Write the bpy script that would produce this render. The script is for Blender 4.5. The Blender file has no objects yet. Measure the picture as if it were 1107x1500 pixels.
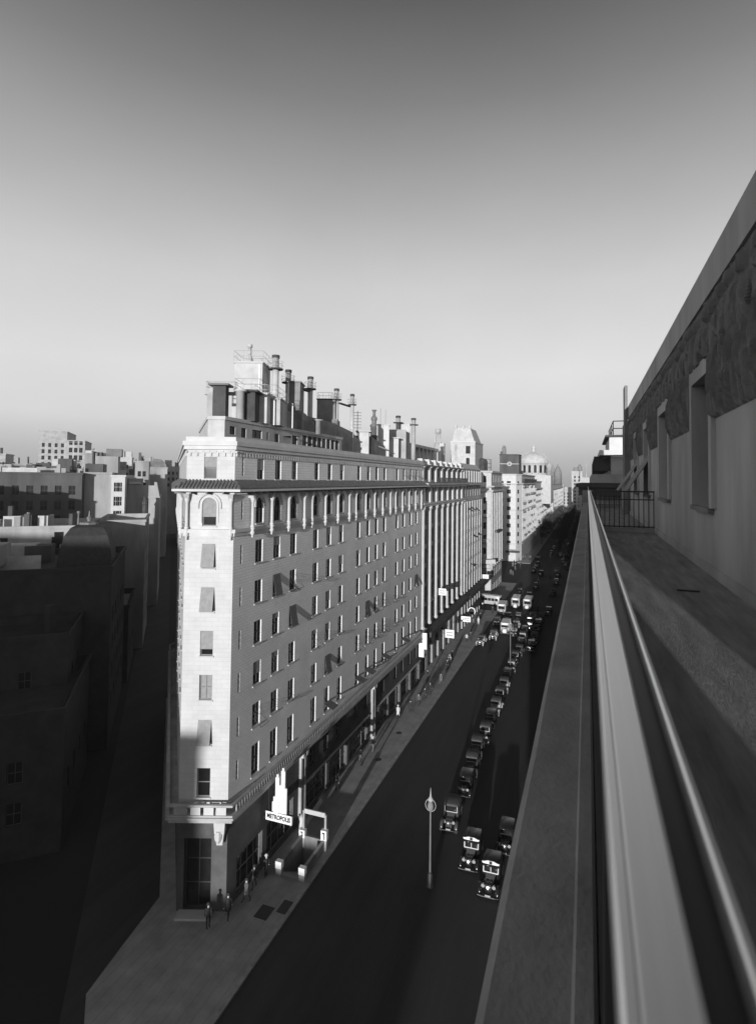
import bpy, bmesh, math, random
from mathutils import Vector, Matrix, noise
R = math.radians
random.seed(7)
scene = bpy.context.scene
COL = scene.collection

# ------------------------------------------------------------------ camera
CAMH = 33.3
YAW, TILT, ROLL = R(19.608), R(2.0), R(0.6)
cam = bpy.data.cameras.new('camera')
cam.sensor_fit = 'HORIZONTAL'; cam.sensor_width = 36.0; cam.lens = 26.016
cam.shift_x, cam.shift_y = -0.01954, -0.06768
cam.clip_start, cam.clip_end = 0.05, 6000
cam.dof.use_dof = True; cam.dof.focus_distance = 70; cam.dof.aperture_fstop = 7.0
camo = bpy.data.objects.new('camera', cam); COL.objects.link(camo)
_f = Vector((-math.sin(YAW)*math.cos(TILT), math.cos(YAW)*math.cos(TILT), math.sin(TILT)))
_r = Vector((math.cos(YAW), math.sin(YAW), 0)); _u = _r.cross(_f)
_r2 = math.cos(ROLL)*_r + math.sin(ROLL)*_u; _u2 = -math.sin(ROLL)*_r + math.cos(ROLL)*_u
camo.matrix_world = Matrix(((_r2.x, _u2.x, -_f.x, 0), (_r2.y, _u2.y, -_f.y, 0), (_r2.z, _u2.z, -_f.z, CAMH), (0, 0, 0, 1)))
scene.camera = camo

# ------------------------------------------------------------------ sky and sun (low sun behind the camera, black-and-white film)
SUN_EL, SUN_AZ = R(5.5), R(5.3)          # sun stands behind the camera, 5.3 degrees to the right of the avenue's axis
to_sun = Vector((math.sin(SUN_AZ)*math.cos(SUN_EL), -math.cos(SUN_AZ)*math.cos(SUN_EL), math.sin(SUN_EL)))
world = bpy.data.worlds.new('World'); scene.world = world; world.use_nodes = True
nt = world.node_tree; nt.nodes.clear()
sky = nt.nodes.new('ShaderNodeTexSky'); sky.sky_type = 'NISHITA'; sky.sun_disc = False
sky.sun_elevation = SUN_EL; sky.sun_rotation = math.pi - SUN_AZ
sky.air_density = 1.0; sky.dust_density = 1.0; sky.ozone_density = 1.0; sky.altitude = 30
sep = nt.nodes.new('ShaderNodeSeparateColor')                     # film behind a deep filter: the zenith goes dark, the haze stays pale
nt.links.new(sky.outputs[0], sep.inputs[0])
tc = nt.nodes.new('ShaderNodeTexCoord'); sx = nt.nodes.new('ShaderNodeSeparateXYZ'); nt.links.new(tc.outputs['Generated'], sx.inputs[0])
rp = nt.nodes.new('ShaderNodeValToRGB'); nt.links.new(sx.outputs[2], rp.inputs[0])
el = rp.color_ramp.elements
for k, (p, v) in enumerate(((0.0, .36), (.04, .46), (.10, .68), (.19, .74), (.33, .62), (.47, .39), (.58, .215), (.68, .10), (1.0, .035))):
    e = el[k] if k < 2 else el.new(p)
    e.position = p; e.color = (v, v, v, 1)
mp = nt.nodes.new('ShaderNodeMapping'); mp.inputs['Scale'].default_value = (2.2, 2.2, 3.5); nt.links.new(tc.outputs['Generated'], mp.inputs[0])
nz = nt.nodes.new('ShaderNodeTexNoise'); nz.inputs['Scale'].default_value = 1.7; nz.inputs['Detail'].default_value = 5; nt.links.new(mp.outputs[0], nz.inputs['Vector'])
nr = nt.nodes.new('ShaderNodeMapRange'); nr.inputs[1].default_value = .3; nr.inputs[2].default_value = .7; nr.inputs[3].default_value = .965; nr.inputs[4].default_value = 1.03
nt.links.new(nz.outputs['Fac'], nr.inputs[0])
mu = nt.nodes.new('ShaderNodeMath'); mu.operation = 'MULTIPLY'; nt.links.new(rp.outputs[0], mu.inputs[0]); nt.links.new(nr.outputs[0], mu.inputs[1])
m2 = nt.nodes.new('ShaderNodeMath'); m2.operation = 'MULTIPLY'; m2.inputs[1].default_value = 8.0; nt.links.new(mu.outputs[0], m2.inputs[0])
m3 = nt.nodes.new('ShaderNodeMath'); m3.operation = 'MULTIPLY_ADD'; m3.inputs[1].default_value = 0.15
nt.links.new(sep.outputs['Red'], m3.inputs[0]); nt.links.new(m2.outputs[0], m3.inputs[2])
bg = nt.nodes.new('ShaderNodeBackground'); bg.inputs['Strength'].default_value = 0.12
out = nt.nodes.new('ShaderNodeOutputWorld')
nt.links.new(m3.outputs[0], bg.inputs['Color']); nt.links.new(bg.outputs[0], out.inputs[0])
sun = bpy.data.lights.new('sun', 'SUN'); sun.energy = 4.9; sun.angle = R(0.5); sun.color = (1, 1, 1)
suno = bpy.data.objects.new('sun', sun); COL.objects.link(suno)
suno.rotation_euler = to_sun.to_track_quat('Z', 'Y').to_euler(); suno.location = (0, 0, 90)
scene.view_settings.view_transform = 'Standard'; scene.view_settings.look = 'None'
scene.view_settings.exposure = 0.0; scene.view_settings.gamma = 1.0; scene.view_settings.use_curve_mapping = False
scene.cycles.max_bounces = 5; scene.cycles.diffuse_bounces = 3; scene.cycles.glossy_bounces = 3

# ------------------------------------------------------------------ materials (all neutral: the photograph is black-and-white)
M = {}
def mat(name, v, rough=0.8, var=0.18, scale=1.5, bump=0.0, bscale=30, metal=0.0, spec=0.3, emit=0, streak=None, ang=None, brick=None):
    m = bpy.data.materials.new(name); m.use_nodes = True
    t = m.node_tree; b = t.nodes['Principled BSDF']
    b.inputs['Roughness'].default_value = rough; b.inputs['Metallic'].default_value = metal
    b.inputs['Specular IOR Level'].default_value = spec
    tc = t.nodes.new('ShaderNodeTexCoord'); geo = t.nodes.new('ShaderNodeNewGeometry')
    src = geo.outputs['Position'] if streak or brick else tc.outputs['Object']
    mp = t.nodes.new('ShaderNodeMapping'); mp.inputs['Scale'].default_value = streak or (1, 1, 1)
    t.links.new(src, mp.inputs[0])
    n = t.nodes.new('ShaderNodeTexNoise'); n.inputs['Scale'].default_value = scale; n.inputs['Detail'].default_value = 6; n.inputs['Roughness'].default_value = 0.62
    t.links.new(mp.outputs[0], n.inputs['Vector'])
    r = t.nodes.new('ShaderNodeValToRGB')
    lo, hi = v*(1-var), min(v*(1+var), 0.9)
    r.color_ramp.elements[0].position = 0.3; r.color_ramp.elements[1].position = 0.7
    r.color_ramp.elements[0].color = (lo, lo, lo, 1); r.color_ramp.elements[1].color = (hi, hi, hi, 1)
    t.links.new(n.outputs['Fac'], r.inputs[0]); colr = r.outputs[0]
    if brick:                                    # courses of brick or ashlar along a wall of direction ang
        bw, bh, mv, bd = brick
        sx = t.nodes.new('ShaderNodeSeparateXYZ'); t.links.new(geo.outputs['Position'], sx.inputs[0])
        dt = t.nodes.new('ShaderNodeVectorMath'); dt.operation = 'DOT_PRODUCT'; dt.inputs[1].default_value = (math.cos(ang), math.sin(ang), 0)
        t.links.new(geo.outputs['Position'], dt.inputs[0])
        cb = t.nodes.new('ShaderNodeCombineXYZ'); t.links.new(dt.outputs['Value'], cb.inputs[0]); t.links.new(sx.outputs[2], cb.inputs[1])
        bt = t.nodes.new('ShaderNodeTexBrick'); bt.inputs['Scale'].default_value = 1.0
        bt.inputs['Brick Width'].default_value = bw; bt.inputs['Row Height'].default_value = bh; bt.inputs['Mortar Size'].default_value = bd
        bt.inputs['Mortar Smooth'].default_value = 0.3
        bt.inputs['Color1'].default_value = (1, 1, 1, 1); bt.inputs['Color2'].default_value = (0.94, 0.94, 0.94, 1); bt.inputs['Mortar'].default_value = (mv, mv, mv, 1)
        t.links.new(cb.outputs[0], bt.inputs['Vector'])
        mx = t.nodes.new('ShaderNodeMix'); mx.data_type = 'RGBA'; mx.blend_type = 'MULTIPLY'; mx.inputs[0].default_value = 1
        t.links.new(colr, mx.inputs[6]); t.links.new(bt.outputs['Color'], mx.inputs[7]); colr = mx.outputs[2]
    t.links.new(colr, b.inputs['Base Color'])
    if bump:
        n2 = t.nodes.new('ShaderNodeTexNoise'); n2.inputs['Scale'].default_value = bscale; n2.inputs['Detail'].default_value = 5
        t.links.new(mp.outputs[0], n2.inputs['Vector'])
        bp = t.nodes.new('ShaderNodeBump'); bp.inputs['Strength'].default_value = bump; bp.inputs['Distance'].default_value = 0.02
        t.links.new(n2.outputs['Fac'], bp.inputs['Height']); t.links.new(bp.outputs[0], b.inputs['Normal'])
    if emit:
        b.inputs['Emission Color'].default_value = (1, 1, 1, 1); b.inputs['Emission Strength'].default_value = emit
    M[name] = m
    return m
A_LONG, A_FRONT, A_LEFT = R(90), math.atan2(0.3355, 0.942), math.atan2(-0.748, 0.664)
mat('brick_long', 0.78, 0.9, 0.10, 0.35, 0.25, 12, brick=(0.62, 0.235, 0.72, 0.018), ang=A_LONG)  # same brick as the front, made paler to lift its grazing light
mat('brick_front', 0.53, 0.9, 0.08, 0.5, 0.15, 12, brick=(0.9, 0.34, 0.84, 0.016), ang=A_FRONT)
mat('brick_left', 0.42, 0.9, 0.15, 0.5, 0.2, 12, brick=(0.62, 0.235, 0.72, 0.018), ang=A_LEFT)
mat('stone', 0.47, 0.85, 0.16, 0.8, 0.25, 9)
mat('stone_white', 0.53, 0.8, 0.10, 0.8, 0.15, 9)
mat('stone_grey', 0.36, 0.88, 0.25, 0.6, 0.3, 9)
mat('stone_dark', 0.20, 0.88, 0.28, 0.6, 0.3, 9)
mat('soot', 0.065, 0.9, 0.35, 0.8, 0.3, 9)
mat('deep_shade', 0.032, 0.9, 0.3, 0.6)  # near-black colour stands in for deep shade on the near-left houses
mat('slate', 0.03, 0.7, 0.3, 2)
mat('shop_stone', 0.085, 0.85, 0.3, 0.6, 0.3, 9)
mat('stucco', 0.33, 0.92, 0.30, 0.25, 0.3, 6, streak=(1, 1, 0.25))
mat('stucco_dark', 0.085, 0.92, 0.30, 0.3, 0.3, 6, streak=(1, 1, 0.25))  # colour lowered to deepen the shade on old-quarter walls
mat('tile', 0.11, 0.8, 0.35, 3.0, 0.2, 12)
mat('tin', 0.17, 0.6, 0.35, 0.6, 0.2, 8, metal=0.1)
mat('iron', 0.035, 0.5, 0.25, 3.0, spec=0.4)
mat('glass', 0.018, 0.12, 0.4, 0.6, spec=0.35)
mat('frame_wood', 0.22, 0.7, 0.2, 4)
mat('frame_dark', 0.06, 0.6, 0.2, 4)
mat('blind', 0.27, 0.85, 0.15, 3)
mat('awning', 0.12, 0.9, 0.2, 3)
mat('asphalt', 0.042, 0.85, 0.30, 0.35, 0.4, 25, streak=(1, 0.12, 1))
mat('ground', 0.02, 0.9, 0.3, 0.05)
mat('paving', 0.33, 0.85, 0.22, 0.5, 0.3, 15, brick=(0.8, 0.8, 0.78, 0.03), ang=0)
mat('kerb', 0.33, 0.8, 0.25, 1.2, 0.2, 12)
mat('concrete', 0.30, 0.9, 0.28, 1.1, 0.5, 22, streak=(1, 0.5, 1))
mat('parapet', 0.31, 0.9, 0.24, 2.4, 0.25, 40, streak=(1, .8, 1))
mat('terrace_floor', 0.25, 0.75, 0.36, 2.2, 0.5, 26, streak=(3.0, 0.35, 1))
mat('terrace_wall', 0.42, 0.9, 0.24, 0.8, 0.5, 14, streak=(1, 1.1, 0.28))
mat('relief', 0.17, 0.9, 0.25, 3.0, 0.5, 18)
mat('rail', 0.86, 0.40, 0.10, 1.2, 0.03, 8, metal=0.8, spec=0.5, streak=(26, 0.5, 1))
mat('rail_dark', 0.05, 0.5, 0.3, 3)
mat('car_black', 0.014, 0.18, 0.4, 1.0, spec=0.6)
mat('car_grey', 0.07, 0.22, 0.3, 1.0, spec=0.6)
mat('car_light', 0.42, 0.25, 0.15, 1.0, spec=0.5)
mat('car_top', 0.09, 0.85, 0.25, 4)
mat('car_white', 0.72, 0.35, 0.08, 1.0)
mat('lens', 0.30, 0.2, 0.05, 1.0)
mat('chrome', 0.75, 0.15, 0.05, 1.0, metal=1.0)
mat('rubber', 0.02, 0.8, 0.2, 3)
mat('sign_white', 0.82, 0.5, 0.05, 1)
mat('sign_black', 0.02, 0.6, 0.1, 1)
mat('skin', 0.42, 0.6, 0.08, 3)
mat('cloth_dark', 0.035, 0.9, 0.3, 5)
mat('cloth_grey', 0.12, 0.9, 0.25, 5)
mat('cloth_light', 0.55, 0.9, 0.12, 5)
mat('leaf', 0.055, 0.7, 0.4, 1.5)
mat('bark', 0.05, 0.9, 0.3, 3)
mat('far_stone', 0.42, 0.9, 0.2, 0.1)

# ------------------------------------------------------------------ mesh helpers
class MB:
    def __init__(s): s.v = []; s.f = []
    def add(s, vs, fs):
        k = len(s.v); s.v += [tuple(p) for p in vs]; s.f += [tuple(i+k for i in f) for f in fs]; return s
    def box(s, x0, x1, y0, y1, z0, z1):
        return s.add([(x0,y0,z0),(x1,y0,z0),(x1,y1,z0),(x0,y1,z0),(x0,y0,z1),(x1,y0,z1),(x1,y1,z1),(x0,y1,z1)],
                     [(0,3,2,1),(4,5,6,7),(0,1,5,4),(1,2,6,5),(2,3,7,6),(3,0,4,7)])
    def cbox(s, c, d, ang=0, taper=1.0):
        ca, sa = math.cos(ang), math.sin(ang); vs = []
        for z, k in ((0, 1.0), (d[2], taper)):
            for a, b in ((-1,-1),(1,-1),(1,1),(-1,1)):
                x, y = a*d[0]/2*k, b*d[1]/2*k; vs.append((c[0]+x*ca-y*sa, c[1]+x*sa+y*ca, c[2]+z))
        return s.add(vs, [(0,3,2,1),(4,5,6,7),(0,1,5,4),(1,2,6,5),(2,3,7,6),(3,0,4,7)])
    def prism(s, poly, z0, z1, cap=True):
        n = len(poly); vs = [(p[0], p[1], z0) for p in poly] + [(p[0], p[1], z1) for p in poly]
        fs = [(i, (i+1) % n, n+(i+1) % n, n+i) for i in range(n)]
        if cap: fs += [tuple(range(n-1, -1, -1)), tuple(range(n, 2*n))]
        return s.add(vs, fs)
    def lathe(s, c, prof, n=12):
        vs = []; fs = []
        for (r, z) in prof:
            for k in range(n):
                a = 2*math.pi*k/n; vs.append((c[0]+r*math.cos(a), c[1]+r*math.sin(a), c[2]+z))
        for i in range(len(prof)-1):
            for k in range(n): fs.append((i*n+k, i*n+(k+1) % n, (i+1)*n+(k+1) % n, (i+1)*n+k))
        fs += [tuple(range(n-1, -1, -1)), tuple((len(prof)-1)*n+k for k in range(n))]
        return s.add(vs, fs)
    def tube(s, a, b, r, n=6, r2=None):
        a, b = Vector(a), Vector(b); d = (b-a).normalized(); r2 = r if r2 is None else r2
        t = d.cross(Vector((0, 0, 1))); t = t.normalized() if t.length > 1e-3 else Vector((1, 0, 0)); w = d.cross(t)
        vs = []
        for p, rr in ((a, r), (b, r2)):
            for k in range(n):
                q = 2*math.pi*k/n; vs.append(p + t*(rr*math.cos(q)) + w*(rr*math.sin(q)))
        fs = [(k, (k+1) % n, n+(k+1) % n, n+k) for k in range(n)] + [tuple(range(n-1, -1, -1)), tuple(range(n, 2*n))]
        return s.add(vs, fs)
    def path(s, pts, r, n=5):
        for a, b in zip(pts, pts[1:]): s.tube(a, b, r, n)
        return s
    def loft(s, secs, cap=True):
        n = len(secs[0]); k = len(s.v); vs = [p for q in secs for p in q]; fs = []
        for i in range(len(secs)-1):
            for j in range(n): fs.append((i*n+j, i*n+(j+1) % n, (i+1)*n+(j+1) % n, (i+1)*n+j))
        if cap: fs += [tuple(range(n-1, -1, -1)), tuple((len(secs)-1)*n+j for j in range(n))]
        return s.add(vs, fs)
    def ring(s, poly, z0, z1, po, pi=-0.08):
        o, i = offset(poly, po), offset(poly, pi); n = len(poly)
        vs = [(p[0],p[1],z0) for p in o]+[(p[0],p[1],z1) for p in o]+[(p[0],p[1],z0) for p in i]+[(p[0],p[1],z1) for p in i]
        fs = []
        for k in range(n):
            m = (k+1) % n
            fs += [(k, m, n+m, n+k), (n+k, n+m, 3*n+m, 3*n+k), (2*n+m, 2*n+k, 3*n+k, 3*n+m), (2*n+k, 2*n+m, m, k)]
        return s.add(vs, fs)
    def mesh(s, name, m, smooth=False, fix=True):
        me = bpy.data.meshes.new(name); me.from_pydata(s.v, [], s.f)
        for mm in (m if isinstance(m, (list, tuple)) else [m]): me.materials.append(M[mm] if isinstance(mm, str) else mm)
        if fix:
            bm = bmesh.new(); bm.from_mesh(me); bmesh.ops.recalc_face_normals(bm, faces=bm.faces); bm.to_mesh(me); bm.free()
        if smooth: me.polygons.foreach_set('use_smooth', [True]*len(me.polygons))
        me.update(); return me

def offset(poly, d):
    n = len(poly); res = []
    for i in range(n):
        p0, p1, p2 = Vector(poly[i-1][:2]), Vector(poly[i][:2]), Vector(poly[(i+1) % n][:2])
        a, b = (p1-p0).normalized(), (p2-p1).normalized()
        n1, n2 = Vector((a.y, -a.x)), Vector((b.y, -b.x)); k = max(1+n1.dot(n2), 0.35)
        res.append(tuple(p1 + (n1+n2)*(d/k)))
    return res

def link(name, me, parent=None, loc=(0, 0, 0), rot=(0, 0, 0), kind=None):
    o = bpy.data.objects.new(name, me); COL.objects.link(o)
    if parent is not None: o.parent = parent
    o.location = loc; o.rotation_euler = rot
    if kind: o['kind'] = kind
    return o
def thing(name, label, cat, loc=(0, 0, 0), rotz=0, group=None):
    o = bpy.data.objects.new(name, None); COL.objects.link(o); o.empty_display_size = 0.3
    o.location = loc; o.rotation_euler = (0, 0, rotz); return tag(o, label, cat, group)
def tag(o, label, cat, group=None):
    o['label'] = label; o['category'] = cat
    if group: o['group'] = group
    return o
def wpart(name, mb, m, root, smooth=False, kind=None):   # a part whose vertices are given in world coordinates
    o = link(name, mb.mesh(name, m, smooth), root, -Vector(root.location), kind=kind); return o
def struct(name, mb, m, smooth=False): return link(name, mb.mesh(name, m, smooth), kind='structure')
def copy_tree(o, parent=None):
    c = o.copy(); COL.objects.link(c); c.parent = parent
    for ch in list(o.children): copy_tree(ch, c)
    return c

def facade(mb, p, ang, L, z0, z1, holes, depth=0.25, arches=()):
    """wall face from p along ang, outward to the right of the direction, with real openings and reveals"""
    u = Vector((math.cos(ang), math.sin(ang), 0)); inn = Vector((-u.y, u.x, 0)); p = Vector((p[0], p[1], 0))
    P = lambda a, z, d=0: p + u*a + inn*d + Vector((0, 0, z))
    As = sorted({0, L} | {round(h[0], 3) for h in holes} | {round(h[1], 3) for h in holes})
    Zs = sorted({z0, z1} | {round(h[2], 3) for h in holes} | {round(h[3], 3) for h in holes})
    hs = [tuple(round(q, 3) for q in h) for h in holes]
    for i in range(len(As)-1):
        run = None
        for j in range(len(Zs)):
            solid = j < len(Zs)-1
            if solid:
                ca, cz = (As[i]+As[i+1])/2, (Zs[j]+Zs[j+1])/2
                solid = not any(h[0] < ca < h[1] and h[2] < cz < h[3] for h in hs)
            if solid and run is None: run = Zs[j]
            if not solid and run is not None:
                mb.add([P(As[i], run), P(As[i+1], run), P(As[i+1], Zs[j]), P(As[i], Zs[j])], [(0, 1, 2, 3)]); run = None
    for a0, a1, b0, b1 in hs:
        q = [P(a0,b0), P(a1,b0), P(a1,b1), P(a0,b1), P(a0,b0,depth), P(a1,b0,depth), P(a1,b1,depth), P(a0,b1,depth)]
        mb.add(q, [(0,4,5,1), (1,5,6,2), (2,6,7,3), (3,7,4,0)])
    for a0, a1, b1 in arches:                     # round the head of an opening: spandrels and soffit
        r = (a1-a0)/2; c = (a0+a1)/2; zc = b1-r; N = 10
        arc = [(c-r*math.cos(math.pi*k/N), zc+r*math.sin(math.pi*k/N)) for k in range(N+1)]
        for k in range(N):
            x0, x1 = arc[k], arc[k+1]
            mb.add([P(x0[0],x0[1],.004), P(x1[0],x1[1],.004), P(x1[0],b1,.004), P(x0[0],b1,.004)], [(0,1,2,3)])
            mb.add([P(x0[0],x0[1],.004), P(x1[0],x1[1],.004), P(x1[0],x1[1],depth), P(x0[0],x0[1],depth)], [(0,1,2,3)])
    return mb

_wc = {}
def window(root, p, ang, w, h, depth=0.25, frame='frame_dark', sill=True, blind=0.0, sub=True, bars=(1, 1), pane='glass'):
    """p = bottom centre of the opening on the wall plane; local x along the wall, y inward"""
    key = (round(w, 2), round(h, 2), depth, frame, sill, round(blind, 2), bars, pane)
    if key not in _wc:
        t = 0.07; d0, d1 = depth-0.09, depth-0.02; f = MB()
        f.box(-w/2, -w/2+t, d0, d1, 0, h).box(w/2-t, w/2, d0, d1, 0, h).box(-w/2+t, w/2-t, d0, d1, 0, t).box(-w/2+t, w/2-t, d0, d1, h-t, h)
        for k in range(1, bars[0]+1):
            z = h*k/(bars[0]+1); f.box(-w/2+t, w/2-t, d0+.01, d1-.01, z-.035, z+.035)
        for k in range(1, bars[1]+1):
            x = -w/2+w*k/(bars[1]+1); f.box(x-.03, x+.03, d0+.015, d1-.015, t, h-t)
        g = MB().add([(-w/2, depth-.03, 0), (w/2, depth-.03, 0), (w/2, depth-.03, h), (-w/2, depth-.03, h)], [(0, 1, 2, 3)])
        s = MB().box(-w/2-.08, w/2+.08, -.09, .03, -.11, -.004) if sill else None
        b = MB().box(-w/2+.02, w/2-.02, .05, .08, h*(1-blind), h-.03) if blind else None
        _wc[key] = (f.mesh('window', frame), g.mesh('pane', pane), s.mesh('sill', 'stone') if s else None, b.mesh('blind', 'blind') if b else None)
    f, g, s, b = _wc[key]
    o = link('window', f, root, Vector(p)-Vector(root.location), (0, 0, ang))
    link('pane', g, o)
    if s and sub: link('sill', s, o)
    if b: link('blind', b, o)
    return o

def edge(poly, i):
    a, b = Vector(poly[i][:2]), Vector(poly[(i+1) % len(poly)][:2]); d = b-a
    return a, math.atan2(d.y, d.x), d.length
def on(poly, i, a, z, d=0):
    p, an, L = edge(poly, i); u = Vector((math.cos(an), math.sin(an)))
    q = p + u*a + Vector((u.y, -u.x))*d; return (q.x, q.y, z)

def block(root, poly, z0, z1, wm, grids={}, cornices=(), cm='stone', roof='soot', depth=0.22, frame='frame_dark', bars=(1, 1), sub=False, wms={}, parapet=0.9, blinds=0.0):
    """a building body: one wall part for each side, windows as parts, string courses and cornices, a roof"""
    for i in range(len(poly)):
        p, an, L = edge(poly, i); hs = [h for h in grids.get(i, []) if 0.05 < h[0] and h[1] < L-0.05]
        mb = facade(MB(), p, an, L, z0, z1, hs, depth)
        wpart('wall', mb, wms.get(i, wm), root)
        for h in hs:
            bl = random.choice([0, 0.35, 0.5, 0.8]) if random.random() < blinds else 0
            window(root, on(poly, i, (h[0]+h[1])/2, h[2]), an, h[1]-h[0], h[3]-h[2], depth, frame, sub, bl, sub, bars)
    wpart('roof', MB().prism(offset(poly, -0.02), z1-parapet-0.1, z1-parapet), roof, root)
    wpart('inner_parapet', MB().ring(poly, z1-parapet-.05, z1-0.004, -0.25, -0.30), wm, root)
    for (a, b, pr) in cornices: wpart('cornice', MB().ring(poly, a, b, pr), cm, root)

def grid(cols, w, rows, h, z=None):
    return [(c-w/2, c+w/2, r, r+h) for c in cols for r in rows]
def even(L, n, m=1.2): return [m + (L-2*m)*(k+.5)/n for k in range(n)]

# ================================================================== the setting: ground, roads, pavements
def rects_with_hole(mb, x0, x1, y0, y1, h, z):
    a, b, c, d = h
    for q in ((x0, x1, y0, c), (x0, x1, d, y1), (x0, a, c, d), (b, x1, c, d)):
        mb.add([(q[0], q[2], z), (q[1], q[2], z), (q[1], q[3], z), (q[0], q[3], z)], [(0, 1, 2, 3)])
    return mb
HOLE = (-24.45, -22.15, 41.2, 45.3)
struct('ground', rects_with_hole(MB(), -2500, 2500, -600, 3500, HOLE, 0.0), 'ground')
struct('avenue_roadway', MB().add([(-21.9, -140, .006), (-4.6, -140, .006), (-4.6, 1100, .006), (-21.9, 1100, .006)], [(0, 1, 2, 3)]), 'asphalt')
S = Vector((-math.sin(R(41.6)), math.cos(R(41.6)), 0)); N = Vector((math.cos(R(41.6)), math.sin(R(41.6)), 0))
sn = lambda s, n: tuple((S*s + N*n)[:2])
struct('side_street_roadway', MB().add([sn(20, -5.6)+(.010,), sn(20, .2)+(.010,), sn(700, .2)+(.010,), sn(700, -5.6)+(.010,)], [(0, 3, 2, 1)]), 'asphalt')
HA, HB = (-26.1, 36.3), (-29.68, 35.03)
HC = tuple((Vector(HB+(0,)) + S*42)[:2]); HF, HG = (-26.1, 88.0), (-57.6, 88.0)
pv = MB()
pv.prism([(-21.7, 45.3), (-21.7, 141.5), (-26.3, 141.5), (-26.3, 45.3)], 0, .15)
pv.prism([(-21.7, 41.2), (-21.7, 45.3), (-22.15, 45.3), (-22.15, 41.2)], 0, .15)
pv.prism([(-24.45, 41.2), (-24.45, 45.3), (-26.3, 45.3), (-26.3, 41.2)], 0, .15)
b2 = Vector(HB+(0,))
pv.prism([(-21.7, 28.5), (-21.7, 41.2), (-26.3, 41.2), (-26.3, 36.4), (-29.6, 35.2), tuple((b2+S*44+N*-.1)[:2]), tuple((b2+S*44-N*1.1)[:2]), tuple((b2+S*2-N*1.2)[:2]), (-31.0, 31.0), (-30.3, 27.6), (-27.6, 25.0), (-24.6, 24.4), (-22.6, 25.7)], 0, .15)
struct('hotel_pavement', pv, 'paving')
kb = MB()
for k in range(69):                                  # granite kerb stones along the avenue
    y = 28.1 + k*1.64; kb.box(-21.74+random.uniform(-.012, .012), -21.42, y, y+1.61, 0, .158+random.uniform(-.006, .006))
struct('kerb_stones', kb, 'kerb')
struct('pavement_beyond_crossing', MB().prism([(-21.7, 156), (-21.7, 182), (-27, 182), (-27, 156)], 0, .15), 'paving')
struct('far_pavement', MB().prism([(-21.7, 228), (-21.7, 900), (-27, 900), (-27, 228)], 0, .15), 'paving')
struct('near_pavement', MB().prism([(-.3, -4), (-.3, 900), (-4.6, 900), (-4.6, -4)], 0, .15), 'paving')
cov = MB()
for (x, y, w, l) in ((-23.3, 36.6, 1.1, 1.3), (-22.1+.0, 37.6, .8, 1.3)): cov.box(x-w/2, x+w/2, y, y+l, .151, .162)
tag(link('pavement_hatch', cov.mesh('pavement_hatch', 'iron')), 'pair of dark iron hatch plates set in the pavement before the subway stair', 'hatch')
for i, (x, y) in enumerate(((-23.4, 61.6), (-23.3, 68.9))):
    o = link('manhole_cover', MB().lathe((0, 0, 0), [(.38, .0), (.38, .014), (.3, .018)], 16).mesh('manhole_cover', 'iron'), loc=(x, y, .15))
    tag(o, 'dark round iron cover in the pavement ' + ('below the first lit pilaster of the hotel' if i == 0 else 'near the walking group by the hotel'), 'manhole cover')

# ================================================================== the corner hotel
hotel = thing('corner_hotel', 'tall wedge-shaped brick hotel with white narrow front, tiled eaves and crowded rooftop', 'building', (-40, 60, 0))
HP = [HA, HF, HG, HC, HB]
ZT = 36.15
cols = [39.9, 42.7, 45.6, 50.1, 53.1, 56.2, 61.1, 64.2, 67.1, 70.1, 75.3, 78.4, 81.8, 85.0]
rows = [26.25, 22.87, 19.48, 16.10, 12.66]           # sills of the five plain floors
holes = []; wl = []
y0 = HA[1]
for y in cols:
    for z in rows: holes.append((y-y0-.55, y-y0+.55, z, z+1.9)); wl.append((y, z, 1.1, 1.9))
    holes.append((y-y0-.55, y-y0+.55, 8.7, 11.2)); wl.append((y, 8.7, 1.1, 2.5))
    holes.append((y-y0-.5, y-y0+.5, 33.25, 34.95)); wl.append((y, 33.25, 1.0, 1.7))
    holes.append((y-y0-.58, y-y0+.58, 29.55, 31.75)); wl.append((y, 29.55, 1.16, 2.2))
for z in rows + [33.3, 29.8, 9.3]: holes.append((.95, 1.2, z+.2, z+1.7)); wl.append((y0+1.075, z+.2, .25, 1.5))
arch = [(y-y0-.58, y-y0+.58, 31.75) for y in cols]
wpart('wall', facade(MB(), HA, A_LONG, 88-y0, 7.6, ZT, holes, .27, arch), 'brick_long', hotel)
random.seed(11)
for (y, z, w, h) in wl:
    bl = 0
    if w > .5 and h < 2 and random.random() < .22: bl = random.choice([.25, .4, .55])
    window(hotel, (-26.1, y, z), A_LONG, w, h, .27, 'frame_wood' if random.random() < .4 else 'frame_dark', w > .5, bl, True, (1, 0) if w > .5 else (0, 0))
# narrow white front
LN = 3.80; c0 = 1.88
fh = [(c0-.5, c0+.5, z, z+1.9) for z in rows] + [(c0-.5, c0+.5, 33.25, 34.95), (c0-.55, c0+.55, 29.55, 31.75), (c0-.52, c0+.52, 8.7, 10.9)]
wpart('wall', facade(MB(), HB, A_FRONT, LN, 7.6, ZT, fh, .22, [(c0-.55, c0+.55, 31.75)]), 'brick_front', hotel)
fp = lambda a, z, d=0: on(HP, 4, a, z, d)
for k, (a0, a1, z0, z1) in enumerate(fh):
    bl = {0: 0, 1: 0, 2: .74, 3: 0, 4: 0, 5: .46, 6: .68, 7: 0}[k]
    window(hotel, fp((a0+a1)/2, z0), A_FRONT, a1-a0, z1-z0, .22, 'frame_wood', True, bl, True, (1, 1) if k == 3 else (1, 0), 'blind' if k == 3 else 'glass')
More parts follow.
